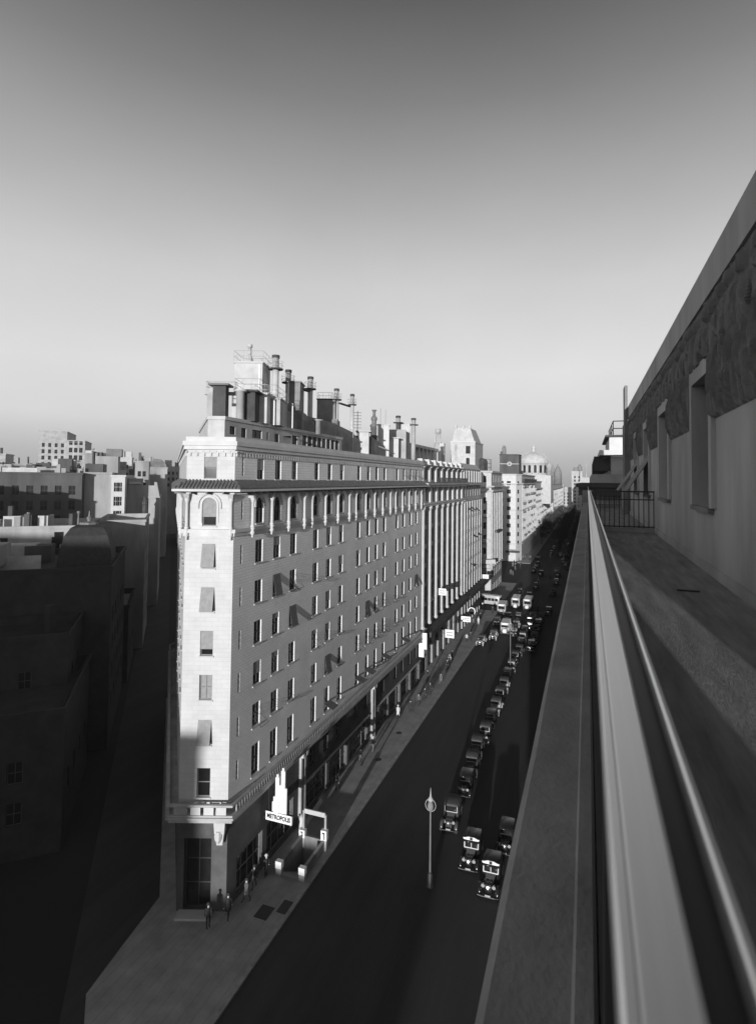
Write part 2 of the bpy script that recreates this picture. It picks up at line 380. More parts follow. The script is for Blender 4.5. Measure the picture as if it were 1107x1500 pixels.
# left side, seen edge-on
ll = Vector(HC+(0,)); LL = 42
lh = [(a-.55, a+.55, z, z+1.9) for a in [LL-2.2-3.2*k for k in range(12)] for z in rows+[29.7, 33.1]]
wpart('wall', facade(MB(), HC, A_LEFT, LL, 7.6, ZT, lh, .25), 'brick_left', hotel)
for (a0, a1, z0, z1) in lh[:56]: window(hotel, on(HP, 3, (a0+a1)/2, z0), A_LEFT, 1.1, 1.9, .25, 'frame_dark', True, 0, True, (1, 0))
wpart('wall', MB().box(-57.6, -26.12, 87.9, 88.0, 7.6, ZT), 'stucco_dark', hotel)
wpart('wall', MB().box(-57.6, -57.5, HC[1], 87.9, 7.6, ZT), 'stucco_dark', hotel)
wpart('roof', MB().prism(offset(HP, -.3), 35.9, 36.0), 'soot', hotel)
wpart('cornice', MB().ring(HP, 35.55, 35.85, .22).ring(HP, 35.852, 36.2, .34), 'stone_white', hotel)
wpart('cornice', MB().ring(HP, 36.202, 36.55, .10, -.35), 'stone_white', hotel)
dn = MB()                                            # small arches of the corbel table
for i, L in ((0, 51.7), (4, 3.8), (3, 42)):
    st = .42 if i != 4 else .48; n = int(L/st)
    for k in range(n):
        a = (k+.5)*L/n; p = on(HP, i, a, 34.98, .05); an = edge(HP, i)[1]
        dn.cbox((p[0], p[1], 35.02), (.16, .12, .34), an)
        p = on(HP, i, a+L/n/2, 34.98, .045); dn.cbox((p[0], p[1], 35.28), (L/n-.16, .09, .16), an)
wpart('corbel_table', dn, ['stone'], hotel, kind='stuff')
# eaves with barrel tiles
ev = MB(); eo = offset(HP, 1.0); PR = 1.0
for i in (0, 4, 3):
    p, an, L = edge(HP, i); a0 = Vector(p); u = Vector((math.cos(an), math.sin(an))); o = Vector((u.y, -u.x))
    q0, q1 = Vector(eo[i]), Vector(eo[(i+1) % 5])
    if i == 0: q1 = Vector((q1.x, 88.0))
    e0, e1 = (q0-a0).dot(u), (q1-a0).dot(u)
    ev.add([tuple(a0)+(33.1,), tuple(a0+u*L)+(33.1,), tuple(q1)+(32.46,), tuple(q0)+(32.46,), tuple(a0)+(32.9,), tuple(a0+u*L)+(32.9,), tuple(q1)+(32.36,), tuple(q0)+(32.36,)],
           [(0, 3, 2, 1), (4, 5, 6, 7), (3, 7, 6, 2)])
    n = int((e1-e0)/.27)
    for k in range(n):
        a = e0+(k+.5)*(e1-e0)/n
        t = 1.0
        if a < 0: t = 1-(-a)/max(-e0, .01)
        if a > L: t = 1-(a-L)/max(e1-L, .01)
        if t < .12: continue
        secs = []
        for f in (1.02, 1-t+.0 if t < 1 else 0.0):
            c = a0+u*a+o*(PR*f); z = 33.1-.64*f
            secs.append([tuple(c+u*(.11*math.cos(math.pi*j/5)))+(z+.02+.10*math.sin(math.pi*j/5),) for j in range(6)])
        ev.loft(secs)
wpart('eaves_tiles', ev, 'tile', hotel, kind='stuff')
gt = MB(); gt.ring(HP, 32.26, 32.44, 1.06, .93)
wpart('eaves_gutter', gt, 'stone_white', hotel)
rb = MB()
for i, L in ((0, 51.7), (4, 3.8), (3, 42)):
    an = edge(HP, i)[1]; n = max(3, int(L/1.0))
    for k in range(n):
        p = on(HP, i, (k+.5)*L/n, 0, .42); rb.cbox((p[0], p[1], 32.05), (.13, .86, .2), an)
wpart('eaves_bracket', rb, 'stone_dark', hotel, kind='stuff')
# colonnade under the eaves
wpart('string_course', MB().ring(HP, 28.75, 29.02, .16).ring(HP, 29.022, 29.3, .3), 'stone_white', hotel)
ccol = [38.4, 41.3, 44.15, 47.1, 48.65, 51.6, 54.65, 57.7, 59.6, 62.65, 65.65, 68.6, 71.6, 73.8, 76.85, 80.1, 83.4, 86.6]
cm_ = MB().lathe((0, 0, 0), [(.10, 0), (.17, .02), (.19, .12), (.13, .2), (.125, .25), (.115, 2.05), (.14, 2.1), (.2, 2.32), (.21, 2.4)], 10).mesh('column', 'stone_white', True)
pm_ = MB().lathe((0, 0, 0), [(.03, -.85), (.11, -.78), (.07, -.66), (.17, -.5), (.2, -.38), (.13, -.2), (.22, -.06), (.22, 0)], 10).mesh('pendant', 'stone_white', True)
for y in ccol:
    o = link('column', cm_, hotel, Vector((-25.78, y, 29.3))-hotel.location); link('pendant', pm_, o)
    wpart('impost', MB().box(-26.1, -25.62, y-.16, y+.16, 31.7, 32.0), 'stone', hotel)
for a in (.18, 3.62):
    p = fp(a, 29.3, .2); o = link('column', cm_, hotel, Vector(p)-hotel.location); link('pendant', pm_, o)
    wpart('capital', MB().cbox((p[0], p[1], 31.62), (.34, .34, .42), A_FRONT, 1.3), 'stone_grey', hotel)
for k in range(10):
    p = on(HP, 3, 41-k*3.2, 29.3, .3); o = link('column', cm_, hotel, Vector(p)-hotel.location); link('pendant', pm_, o)
def arch_ring(root, p, an, r, zc, w, t, mname, leg=0):
    u = Vector((math.cos(an), math.sin(an), 0)); o = Vector((u.y, -u.x, 0)); p = Vector(p); mb = MB(); secs = []
    pts = [(-1, -leg, 0)] if leg else []
    pts += [(-math.cos(math.pi*k/14), 0, math.sin(math.pi*k/14)) for k in range(15)]
    if leg: pts += [(1, -leg, 0)]
    for (c, dz, s_) in pts:
        sec = []
        for (rr, d) in ((r, -.02), (r, t), (r+w, t), (r+w, -.02)):
            sec.append(p + u*(c*rr) + Vector((0, 0, s_*rr+dz)) + o*d)
        secs.append(sec)
    mb.loft(secs); return wpart('arch_moulding', mb, mname, root)
arch_ring(hotel, fp(c0, 31.2), A_FRONT, .58, 0, .13, .07, 'stone_white', 1.4)
arch_ring(hotel, fp(c0, 31.2), A_FRONT, .82, 0, .12, .12, 'stone', .3)
for y in cols: arch_ring(hotel, (-26.1, y, 31.17), A_LONG, .64, 0, .16, .1, 'stone', .25)
# exterior roller blinds pushed out at the foot, and bare awning arms
def pushed_blind(p, an, w, h, outw, m='blind'):
    u = Vector((math.cos(an), math.sin(an), 0)); o = Vector((u.y, -u.x, 0)); p = Vector(p); mb = MB()
    q = []
    for (x, z, d) in ((-w/2, h, .02), (w/2, h, .02), (w/2, .1, outw), (-w/2, .1, outw)): q.append(p+u*x+Vector((0, 0, z))+o*d)
    mb.add(q+[v-o*.02 for v in q], [(0, 1, 2, 3), (7, 6, 5, 4), (0, 4, 5, 1), (1, 5, 6, 2), (2, 6, 7, 3), (3, 7, 4, 0)])
    b = wpart('pushed_out_blind', mb, m, hotel)
    ar = MB()
    for x in (-w/2, w/2): ar.tube(p+u*x+Vector((0, 0, .45)), p+u*x+Vector((0, 0, .1))+o*outw, .012, 4)
    link('blind_arm', ar.mesh('blind_arm', 'iron'), b)
pushed_blind(fp(c0, rows[0]), A_FRONT, 1.02, 1.9, .35); pushed_blind(fp(c0, rows[1]), A_FRONT, 1.02, 1.9, .45); pushed_blind(fp(c0, rows[4]), A_FRONT, 1.02, 1.9, .42)
for (y, r) in ((42.7, 1), (45.6, 2), (64.2, 3), (85.0, 3), (53.1, 4)): pushed_blind((-26.1, y, rows[r]), A_LONG, 1.12, 1.95, .38, 'awning')
for (y, r) in ((45.6, 1), (50.1, 3), (67.1, 3), (70.1, 3), (61.1, 4), (64.2, 4), (67.1, 4), (70.1, 4), (39.9, 4), (78.4, 33.25), (81.8, 33.25), (85, 33.25)):
    z = rows[r] if isinstance(r, int) else r; ar = MB()
    for s in (-.55, .55):
        ar.tube((-26.1, y+s, z+.9), (-25.2, y+s, z+.25), .018, 4); ar.tube((-26.1, y+s, z+1.5), (-25.2, y+s, z+.25), .014, 4)
    ar.tube((-25.2, y-.6, z+.25), (-25.2, y+.6, z+.25), .022, 4); wpart('awning_arm', ar, 'iron', hotel)
for y in (53.1, 61.1, 64.2, 70.1, 78.4):             # low awnings over the balcony doors
    mb = MB(); q = [Vector(v) for v in ((-26.08, y-.7, 9.7), (-26.08, y+.7, 9.7), (-25.0, y+.7, 9.25), (-25.0, y-.7, 9.25))]
    mb.add(q+[v-Vector((0, 0, .03)) for v in q], [(0, 1, 2, 3), (7, 6, 5, 4), (0, 4, 5, 1), (1, 5, 6, 2), (2, 6, 7, 3), (3, 7, 4, 0)])
    wpart('awning', mb, 'awning', hotel)
# ledge, balustrade and shop floor
wpart('ledge', MB().ring(HP, 7.2, 7.5, .75).ring(HP, 7.502, 7.66, .95), 'stone_grey', hotel)
wpart('balustrade_rail', MB().ring(HP, 8.42, 8.58, .86, .62).ring(HP, 7.664, 7.8, .84, .64), 'stone_grey', hotel)
bm_ = MB().lathe((0, 0, 0), [(.05, 0), (.07, .08), (.085, .22), (.045, .42), (.05, .54), (.07, .62)], 6).mesh('baluster', 'stone_grey', True)
n = 150
for k in range(n):
    link('baluster', bm_, hotel, Vector((-25.37, 36.2+(k+.5)*51.6/n, 7.8))-hotel.location)
for k in range(9):
    if k not in (2, 6):
        p = fp(.2+k*.42, 7.8, .73); link('baluster', bm_, hotel, Vector(p)-hotel.location)
for a0, a1 in ((-.1, 1.0), (1.15, 2.0), (2.15, 3.0), (3.1, 3.95)):
    p = fp((a0+a1)/2, 7.82, .78); wpart('relief_panel', MB().cbox(p, (a1-a0-.1, .06, .56), A_FRONT), 'stone_white' if a0 > 1 else 'stone_grey', hotel)
sh = []; sw = []
for (a, b) in ((37.6, 41.2), (41.9, 46.4), (49.0, 53.4), (54.0, 58.6), (59.2, 64.9), (67.8, 72.4), (73.0, 77.6), (78.2, 82.6), (83.2, 87.4)):
    sh.append((a-y0, b-y0, .5, 3.4)); sw.append(((a+b)/2, .5, b-a, 2.9))
for y in cols[3:]:
    if not 65 < y < 68: sh.append((y-y0-.5, y-y0+.5, 4.6, 6.4)); sw.append((y, 4.6, 1.0, 1.8))
wpart('shop_wall', facade(MB(), HA, A_LONG, 88-y0, 0, 7.59, sh, .35), 'shop_stone', hotel)
for (y, z, w, h) in sw: window(hotel, (-26.1, y, z), A_LONG, w, h, .35, 'frame_wood', False, 0, True, (1, 3) if w > 2 else (1, 0))
wpart('shop_wall', facade(MB(), HB, A_FRONT, LN, 0, 7.59, [(.5, 2.6, .15, 5.6)], .6), 'shop_stone', hotel)
window(hotel, fp(1.55, .15), A_FRONT, 2.1, 5.45, .6, 'frame_dark', False, 0, True, (2, 1))
wpart('shop_wall', facade(MB(), HC, A_LEFT, LL, 0, 7.59, [(a, a+2.4, .4, 4.6) for a in (36, 31, 26, 21)], .3), 'shop_stone', hotel)
for a in (36, 31, 26, 21): window(hotel, on(HP, 3, a+1.2, .4), A_LEFT, 2.4, 4.2, .3, 'frame_dark', False, 0, True, (1, 1))
wpart('fascia', MB().box(-26.1, -25.93, 48.7, 65.2, 3.45, 3.62).box(-26.1, -25.93, 67.6, 87.6, 3.45, 3.62), 'stone', hotel)
for y in (47.5, 48.2, 66.0, 66.7):
    pl = wpart('pilaster', MB().box(-26.1, -25.8, y-.15, y+.15, .15, 6.6), 'stone_grey', hotel)
    link('console', MB().cbox((-25.8, y, 6.55), (.4, .3, .65), 0, 1.25).mesh('console', 'stone'), pl)
p = fp(3.35, 5.4, .3)
con = MB(); con.cbox((p[0], p[1], 6.3), (.75, .6, .9), A_FRONT, 1.15); con.cbox((p[0], p[1], 5.4), (.45, .35, .9), A_FRONT, 1.5)
con.lathe((p[0], p[1]-.25, 6.1), [(.1, -.5), (.26, -.2), (.3, .1), (.2, .4)], 8); wpart('bracket', con, 'stone', hotel)
wpart('entrance_step', MB().cbox(fp(1.5, .15, .5), (2.6, .9, .16), A_FRONT), 'stone', hotel)

# ---- rooftop of the hotel
PH = [(-28.6, 38.25), (-28.6, 61.4), (-40, 61.4), tuple((Vector((-29.9, 37.75, 0))+S*15)[:2]), (-29.9, 37.75)]
rh = [(.7, 1.5, 37.05, 37.75), (2.35, 3.1, 36.9, 37.75), (4.0, 5.6, 37.0, 37.75), (6.4, 6.7, 36.95, 37.7), (7.8, 8.6, 36.6, 37.7), (11.2, 12.2, 36.3, 37.8)] + [(13.3+k*1.15, 14.3+k*1.15, 36.6, 38.0) for k in range(8)]
wpart('penthouse_wall', facade(MB(), PH[0], A_LONG, 23.15, 36.0, 38.2, rh, .2), 'stone_grey', hotel)
for (a0, a1, z0, z1) in rh: window(hotel, (-28.6, 38.25+(a0+a1)/2, z0), A_LONG, a1-a0, z1-z0, .2, 'frame_dark', False, 0, True, (0, 1) if a1-a0 > .5 else (0, 0))
pw = MB()
for i in (1, 2, 3, 4):
    p_, an_, L_ = edge(PH, i); facade(pw, p_, an_, L_, 36.0, 38.2, [])
wpart('penthouse_wall', pw, 'stone', hotel)
wpart('penthouse_coping', MB().ring(PH, 38.2, 38.5, .1, -.4).prism(offset(PH, -.3), 38.22, 38.4), 'stone', hotel)
wpart('gangway_awning', MB().box(-28.6, -27.6, 47.6, 49.2, 37.6, 37.66).box(-27.7, -27.62, 47.62, 47.7, 36.0, 37.6).box(-27.7, -27.62, 49.1, 49.18, 36.0, 37.6), 'awning', hotel)
def roof_box(name, x, y, w, d, z0, z1, m, cap=0.0, capm='stone', an=A_FRONT):
    o = wpart(name, MB().cbox((x, y, z0), (w, d, z1-z0), an), m, hotel)
    if cap: link('cap', MB().cbox((x, y, z1-.02), (w+2*cap, d+2*cap, .16), an).mesh('cap', capm), o)
    return o
def chimney(x, y, z0, z1, r, m='stone', top='soot', gal=True, pot=1.3):
    o = wpart('chimney', MB().lathe((x, y, 0), [(r, z0), (r, z1)], 12), m, hotel, True)
    mb = MB().lathe((x, y, z1), [(r, 0), (r*2.3, .04), (r*2.3, .16), (r, .2)], 12)
    link('collar', mb.mesh('collar', 'soot'), o)
    link('chimney_pot', MB().lathe((x, y, z1+.2), [(r*1.05, 0), (r*.95, pot*.75), (r*1.15, pot*.76), (r*1.1, pot), (r*.6, pot)], 12).mesh('chimney_pot', ['stone'], True), o)
    link('cowl', MB().lathe((x, y, z1+.2+pot), [(r*1.1, -.3), (r*1.2, -.28), (r*1.2, .02), (r*.8, .05)], 12).mesh('cowl', top), o)
    if gal:
        g = MB()
        for zz in (.45, .85):
            pts = [(x+r*2.4*math.cos(a), y+r*2.4*math.sin(a), z1+zz) for a in [2*math.pi*k/10 for k in range(11)]]; g.path(pts, .016, 4)
        for k in range(5):
            a = 2*math.pi*k/5; g.tube((x+r*2.4*math.cos(a), y+r*2.4*math.sin(a), z1+.1), (x+r*2.4*math.cos(a), y+r*2.4*math.sin(a), z1+.86), .016, 4)
        link('handrail', g.mesh('handrail', 'stone_grey'), o)
    return o
def handrail(x, y, w, d, z, an=A_FRONT, h=.95):
    ca, sa = math.cos(an), math.sin(an); P = lambda a, b, zz: (x+a*ca-b*sa, y+a*sa+b*ca, zz); g = MB()
    c = [(-w/2, -d/2), (w/2, -d/2), (w/2, d/2), (-w/2, d/2), (-w/2, -d/2)]
    for zz in (h*.5, h): g.path([P(a, b, z+zz) for a, b in c], .02, 4)
    for a, b in c[:4]: g.tube(P(a, b, z), P(a, b, z+h), .022, 4)
    for f in (.33, .66):
        for (a, b), (a2, b2) in zip(c, c[1:]): g.tube(P(a+(a2-a)*f, b+(b2-b)*f, z), P(a+(a2-a)*f, b+(b2-b)*f, z+h), .016, 4)
    wpart('handrail', g, 'stone_grey', hotel)
o = roof_box('flue_stack', -30.0, 39.5, 1.12, .9, 38.45, 41.3, 'soot', .32, 'iron')
roof_box('flue_stack', -31.2, 39.8, .6, .6, 38.4, 40.7, 'stone_grey')
roof_box('gallery', -30.6, 40.8, 3.4, .55, 40.75, 41.0, 'stone_grey'); handrail(-30.9, 40.8, 2.6, .6, 41.0)
wpart('flue_drum', MB().lathe((-29.05, 41.0, 0), [(.36, 38.4), (.36, 41.0), (.6, 41.02), (.6, 41.2)], 14), 'stone', hotel, True)
roof_box('flue_stack', -28.9, 42.4, 1.15, 1.6, 38.45, 41.1, 'soot', .3, 'soot'); handrail(-29.0, 42.6, 2.2, 3.0, 41.25)
roof_box('water_tank', -32.0, 47.2, 2.75, 3.4, 41.7, 44.7, 'stone', .1); handrail(-32.0, 47.2, 2.9, 3.5, 44.85, h=1.05)
roof_box('tank_room', -31.6, 47.2, 3.6, 4.2, 38.3, 41.7, 'stone')
wpart('flue', MB().lathe((-32.0, 46.6, 44.8), [(.32, 0), (.3, .5), (.18, .9), (.16, 1.7), (.25, 1.72), (.25, 2.0), (.12, 2.03)], 10), 'stone', hotel, True)
wpart('pipe', MB().box(-30.42, -30.3, 45.9, 46.02, 41.2, 44.6), 'sign_white', hotel)
chimney(-29.85, 48.0, 38.4, 44.35, .33)
roof_box('stair_house', -28.75, 44.2, 1.0, 1.4, 38.45, 41.15, 'stone', .06); roof_box('stair_house', -29.2, 46.8, 1.9, 3.4, 38.45, 40.95, 'stone_grey', .08, 'stone_grey'); handrail(-29.2, 46.2, 2.0, 4.8, 41.15)
wpart('pipe', MB().box(-28.14, -28.04, 45.0, 45.1, 38.4, 40.9).box(-28.0, -27.9, 48.2, 48.3, 38.4, 40.9), 'sign_white', hotel)
roof_box('water_tank', -30.4, 53.2, 1.3, 2.6, 40.6, 43.8, 'tin', .1, 'tin'); chimney(-30.9, 52.3, 38.3, 43.75, .3); roof_box('flue_base', -30.4, 53.2, 1.9, 3.2, 38.3, 40.6, 'tin')
chimney(-30.1, 55.9, 38.3, 43.6, .29); roof_box('gallery', -30.2, 54.6, .5, 2.6, 43.35, 43.55, 'soot', an=0)
roof_box('water_tank', -31.6, 63.3, 2.3, 2.6, 40.9, 43.4, 'tin', .06, 'soot'); handrail(-31.6, 63.3, 2.3, 2.6, 43.5, h=.8); roof_box('tank_room', -31.6, 63.3, 3.0, 3.4, 36.0, 40.9, 'tin')
chimney(-30.25, 63.2, 36, 43.4, .29); chimney(-29.6, 66.7, 36, 43.2, .25); roof_box('gallery', -29.9, 65.0, .4, 3.6, 43.0, 43.15, 'soot', an=0)
sl = MB()                                            # long dark lean-to behind the coping
sl.loft([[(-29.4, y_, 36.0), (-29.4, y_, z_), (-34, y_, z_+.4), (-34, y_, 36.0)] for (y_, z_) in ((49.6, 40.4), (57, 40.3), (61.0, 40.2), (66.5, 39.6), (70, 38.0))])
wpart('lean_to', sl, 'tin', hotel)
wpart('vent_tee', MB().lathe((-28.4, 54.6, 38.3), [(.36, 0), (.36, 1.5), (.62, 1.52), (.62, 1.66), (.2, 1.7)], 12), 'stone_grey', hotel, True)
ant = MB().tube((-29.7, 68.8, 36), (-29.7, 68.8, 42.7), .045, 5)
for k in range(6): ant.tube((-30.2, 68.6, 42.5-k*.42), (-29.2, 69.0, 42.5-k*.42), .028, 4)
wpart('wire_mast', ant, 'iron', hotel)
for (x, y, w, z1) in ((-29.3, 70.1, 1.5, 39.9), (-28.9, 80.9, 1.9, 39.8)):
    roof_box('flue_stack', x, y, w, 1.6, 36.0, z1, 'stone', .3, 'stone'); roof_box('flue_foot', x-1.0, y-1.0, .8, 1.4, 36.0, z1-1.7, 'soot', .25, 'soot')
sl = MB(); sl.loft([[(-28.6, y_, 36.0), (-28.6, y_, z_), (-31.5, y_, z_+.2), (-31.5, y_, 36.0)] for (y_, z_) in ((71.2, 39.4), (75, 38.6), (79, 37.4), (81.5, 36.8))])
wpart('lean_to', sl, 'tin', hotel)
v = wpart('vent_stack', MB().lathe((-29.4, 74.2, 0), [(.55, 36), (.5, 41.0), (.6, 41.05), (.6, 41.3), (.34, 41.5), (.36, 42.0), (.48, 42.1), (.42, 42.5), (.22, 42.6), (.2, 43.3), (.34, 43.4), (.34, 43.55)], 12), 'tin', hotel, True)
link('pipe', MB().tube((-28.8, 74.0, 38.2), (-28.8, 74.0, 41.2), .1, 6).tube((-28.7, 74.0, 38.2), (-28.0, 76.2, 37.8), .1, 6).mesh('pipe', 'stone'), v)
roof_box('tank_room', -29.5, 78.5, 1.7, 3, 36.0, 41.6, 'stone_white', .08); roof_box('stair_house', -29.0, 83.4, 2.8, 3, 36, 41.2, 'stone_grey', .06, 'stone_grey'); roof_box('water_tank', -28.8, 86.1, 2.0, 2, 36, 42.7, 'stone', .08)
chimney(-29.2, 84.4, 36, 42.6, .36, 'soot', gal=False, pot=1.0); chimney(-27.25, 86.6, 36, 42.4, .36, 'stone_grey', gal=False, pot=1.0)
rd = MB()
for (x, y, z) in ((-29.0, 75.8, 44.0), (-29.4, 79.0, 44.2)): rd.tube((x, y, 36), (x, y, z), .02, 4)
wpart('wire_mast', rd, 'iron', hotel)

# ================================================================== the terrace the camera stands on
FL = CAMH-1.6; PT = CAMH-1.3; XW = 2.05; Y0W, Y1W = -2.0, 31.0
tb = thing('terrace_building', 'grey building at the right with roof terrace, stone parapet and sculpted frieze above tall windows', 'building', (6, 12, 0))
wpart('street_wall', facade(MB(), (-.2, 38.0), R(-90), 40.6, 0, PT-.5, [(37.2-4.4*k, 39.4-4.4*k, 3+3.7*j, 5.4+3.7*j) for k in range(9) for j in range(7)], .3), 'stone_grey', tb)
wpart('side_wall', MB().box(-.2, 16, 37.9, 38.0, 0, FL-.4).box(-.2, 16, -2.7, -2.6, 0, FL-.4), 'stone_grey', tb)
for k in range(9):
    for j in range(7): window(tb, (-.2, -2.6+2.3+4.4*k, 3+3.7*j), R(-90), 2.2, 2.4, .3, 'frame_dark', False, 0, False)
wpart('terrace_floor', MB().box(.0, XW+.1, -2.6, 38.0, FL-.3, FL), 'terrace_floor', tb)
pp_ = MB()
secs = []
for y in [-2.6+.9*k for k in range(46)]:
    j = lambda a: random.uniform(-a, a)
    secs.append([(-.262+j(.003), y, PT-.03), (-.235+j(.004), y, PT-.004+j(.002)), (-.04+j(.002), y, PT+j(.0015)), (-.032+j(.001), y, PT+.03+j(.002)), (.05, y, PT+.03), (.05, y, FL-.02), (-.03, y, FL-.4), (-.262, y, FL-.4)])
pp_.loft(secs); wpart('parapet', pp_, 'parapet', tb)
wpart('parapet_end_block', MB().box(-.3, .1, 37.2, 38.0, PT-.2, PT+.75), 'concrete', tb)
# setback wall with openings
wins = [(10.75, 12.35), (15.9, 17.75), (20.75, 22.35), (25.3, 26.75)]     # along the avenue
zb, zt = CAMH-.43, CAMH+1.95
whs = [(Y1W-b, Y1W-a, zb, zt) for a, b in wins] + [(Y1W-6.6, Y1W-5.0, zb, zt), (Y1W-1.6, Y1W-.2, zb, zt)]
wpart('setback_wall', facade(MB(), (XW, Y1W), R(-90), Y1W-Y0W, FL, CAMH+3.3, whs, .42), 'terrace_wall', tb)
for (a0, a1, z0, z1) in whs: window(tb, (XW, Y1W-(a0+a1)/2, z0), R(-90), a1-a0, z1-z0, .42, 'frame_dark', False, 0, True, (1, 1))
for (a0, a1, z0, z1) in whs:                         # smooth raised surrounds
    ya, yb = Y1W-a1, Y1W-a0
    sr = MB().box(XW-.075, XW+.1, ya-.22, ya-.002, z0, z1+.3).box(XW-.075, XW+.1, yb+.002, yb+.22, z0, z1+.3).box(XW-.075, XW+.1, ya-.002, yb+.002, z1+.002, z1+.3)
    o = wpart('window_surround', sr, 'terrace_wall', tb)
    link('sill', MB().box(XW-.10, XW+.1, ya-.05, yb+.05, z0-.09, z0-.003).mesh('sill', 'stone_dark'), o)
wpart('wall_coping', MB().box(XW-.06, XW+.5, Y0W, Y1W, CAMH+3.29, CAMH+3.92), 'terrace_wall', tb)
wpart('setback_roof', MB().box(XW+.5, 16, Y0W, Y1W, CAMH+3.2, CAMH+3.5), 'soot', tb)
wpart('setback_wall', MB().box(XW+.05, 16, Y1W-.1, Y1W, FL, CAMH+3.28).box(XW+.05, 16, Y0W, Y0W+.1, FL, CAMH+3.28), 'terrace_wall', tb)
wpart('shade_wall', MB().box(.14, 1.5, -2.55, -2.35, FL, CAMH+1.5), 'terrace_wall', tb)  # added unseen behind the camera to shade the near terrace floor
wpart('skirting', MB().box(XW-.045, XW+.02, Y0W, 37.9, FL, FL+.17), 'terrace_wall', tb)
wpart('setback_wall', MB().box(XW+.02, 16, Y1W+.01, 37.95, FL-.2, CAMH-.1), 'terrace_wall', tb)
wpart('pylon', MB().box(1.78, 2.4, 30.0, 31.6, FL, CAMH+3.0).box(1.82, 1.96, 30.4, 31.5, CAMH+3.0, CAMH+5.0), 'stone_dark', tb)
for (a, b) in wins[2:]:                              # top-hung sashes pushed out over the terrace
    q = [Vector(v) for v in ((XW+.05, a+.05, CAMH+.95), (XW+.05, b-.05, CAMH+.95), (XW-.78, b-.05, CAMH-.33), (XW-.78, a+.05, CAMH-.33))]
    mb = MB()
    for e0, e1 in ((0, 1), (1, 2), (2, 3), (3, 0)): mb.tube(q[e0], q[e1], .035, 4)
    mb.tube((q[0]+q[1])/2, (q[2]+q[3])/2, .025, 4); mb.tube((q[0]+q[3])/2, (q[1]+q[2])/2, .025, 4)
    o = wpart('pushed_out_sash', mb, 'stone_grey', tb)
    link('pane', MB().add(q, [(0, 1, 2, 3)]).mesh('pane', 'glass'), o)
# sculpted frieze: a carved sheet of crowded standing figures and foliage in low relief
random.seed(21)
fz0, fz1, fy0, fy1 = CAMH+1.10, CAMH+3.30, 6.2, Y1W-1.05
ny, nz_ = 760, 72
ridges = []
for k in range(520):                                 # leaves between the figures
    an = random.gauss(math.pi/2, .9); ridges.append((random.uniform(fy0, fy1), random.uniform(fz0, fz1), math.cos(an), math.sin(an), random.uniform(.07, .16), random.uniform(.02, .045), random.uniform(.02, .05)))
def rid(y, z, a, l, w, h): ridges.append((y, z, math.cos(a), math.sin(a), l, w, h))
for k in range(38):                                  # standing figures: head, trunk, limbs, folds of drapery
    cy = fy0+(k+.5+random.uniform(-.2, .2))*(fy1-fy0)/38; b_ = fz0+random.uniform(0, .15); t = random.uniform(-.12, .12); V = math.pi/2+t
    rid(cy+t*.9, b_+1.82, V, .125, .095, .12); rid(cy+t*.5, b_+1.3, V, .36, .17, .095)
    for s_ in (-1, 1): rid(cy+s_*.09, b_+.5, V+s_*random.uniform(-.05, .16), .5, .085, .085); rid(cy+s_*.23, b_+1.3+random.uniform(-.1, .2), V+s_*random.uniform(.2, 1.2), .28, .05, .1)
    for q in range(6): rid(cy+random.uniform(-.2, .2), b_+random.uniform(.3, .9), V+random.uniform(-.15, .15), random.uniform(.25, .5), .02, .105)
cell = {}
for r_ in ridges:
    for q in range(int((r_[0]-r_[4]-.4)*2), int((r_[0]+r_[4]+.4)*2)+1): cell.setdefault(q, []).append(r_)
fm = MB(); vs = []; fs = []
holes_f = [(a-.20, b+.20, zt+.25) for a, b in wins] + [(4.2, 6.25, zt+.3)]
for i in range(ny+1):
    y = fy0+(fy1-fy0)*i/ny; rs = cell.get(int(y*2), [])
    for j in range(nz_+1):
        z = fz0+(fz1-fz0)*j/nz_; h = .02*noise.noise((y*7, z*7, 1))+.02*noise.noise((y*19, z*14, 4))+.012*noise.noise((y*40, z*30, 8))
        for (cy, cz, c, s_, l, w, hh) in rs:
            dy, dz = y-cy, z-cz
            if abs(dy) > l+w*2: continue
            al = (dy*c+dz*s_)/l; ac = (-dy*s_+dz*c)/w; e = al*al+ac*ac
            if e < 2.2: h = max(h, hh*math.exp(-e*e*.55)+h*.3)
        ed = max(0, min([1, (z-fz0)/.04, (fz1-z)/.04]+[max(max(a+.03-y, y-b+.03, z-c+.03)-.0, 0)/.06 for a, b, c in holes_f if a-.2 < y < b+.2]))
        vs.append((XW-.005-max(h, 0)*1.15*ed-.012*ed, y, z))
W_ = nz_+1
for i in range(ny):
    ym = fy0+(fy1-fy0)*(i+.5)/ny
    for j in range(nz_):
        zm = fz0+(fz1-fz0)*(j+.5)/nz_
        if any(a < ym < b and zm < c for a, b, c in holes_f): continue
        fs.append((i*W_+j, i*W_+j+1, (i+1)*W_+j+1, (i+1)*W_+j))
me = bpy.data.meshes.new('relief_frieze'); me.from_pydata(vs, [], fs); me.materials.append(M['relief']); me.update()
link('relief_frieze', me, tb, -Vector(tb.location), kind='stuff')
tag_l = MB().box(1.25, 1.55, 9.1, 9.16, FL+.002, FL+.02)
tag(link('drain_slot', tag_l.mesh('drain_slot', 'iron')), 'narrow dark drain slot in the terrace floor', 'drain')

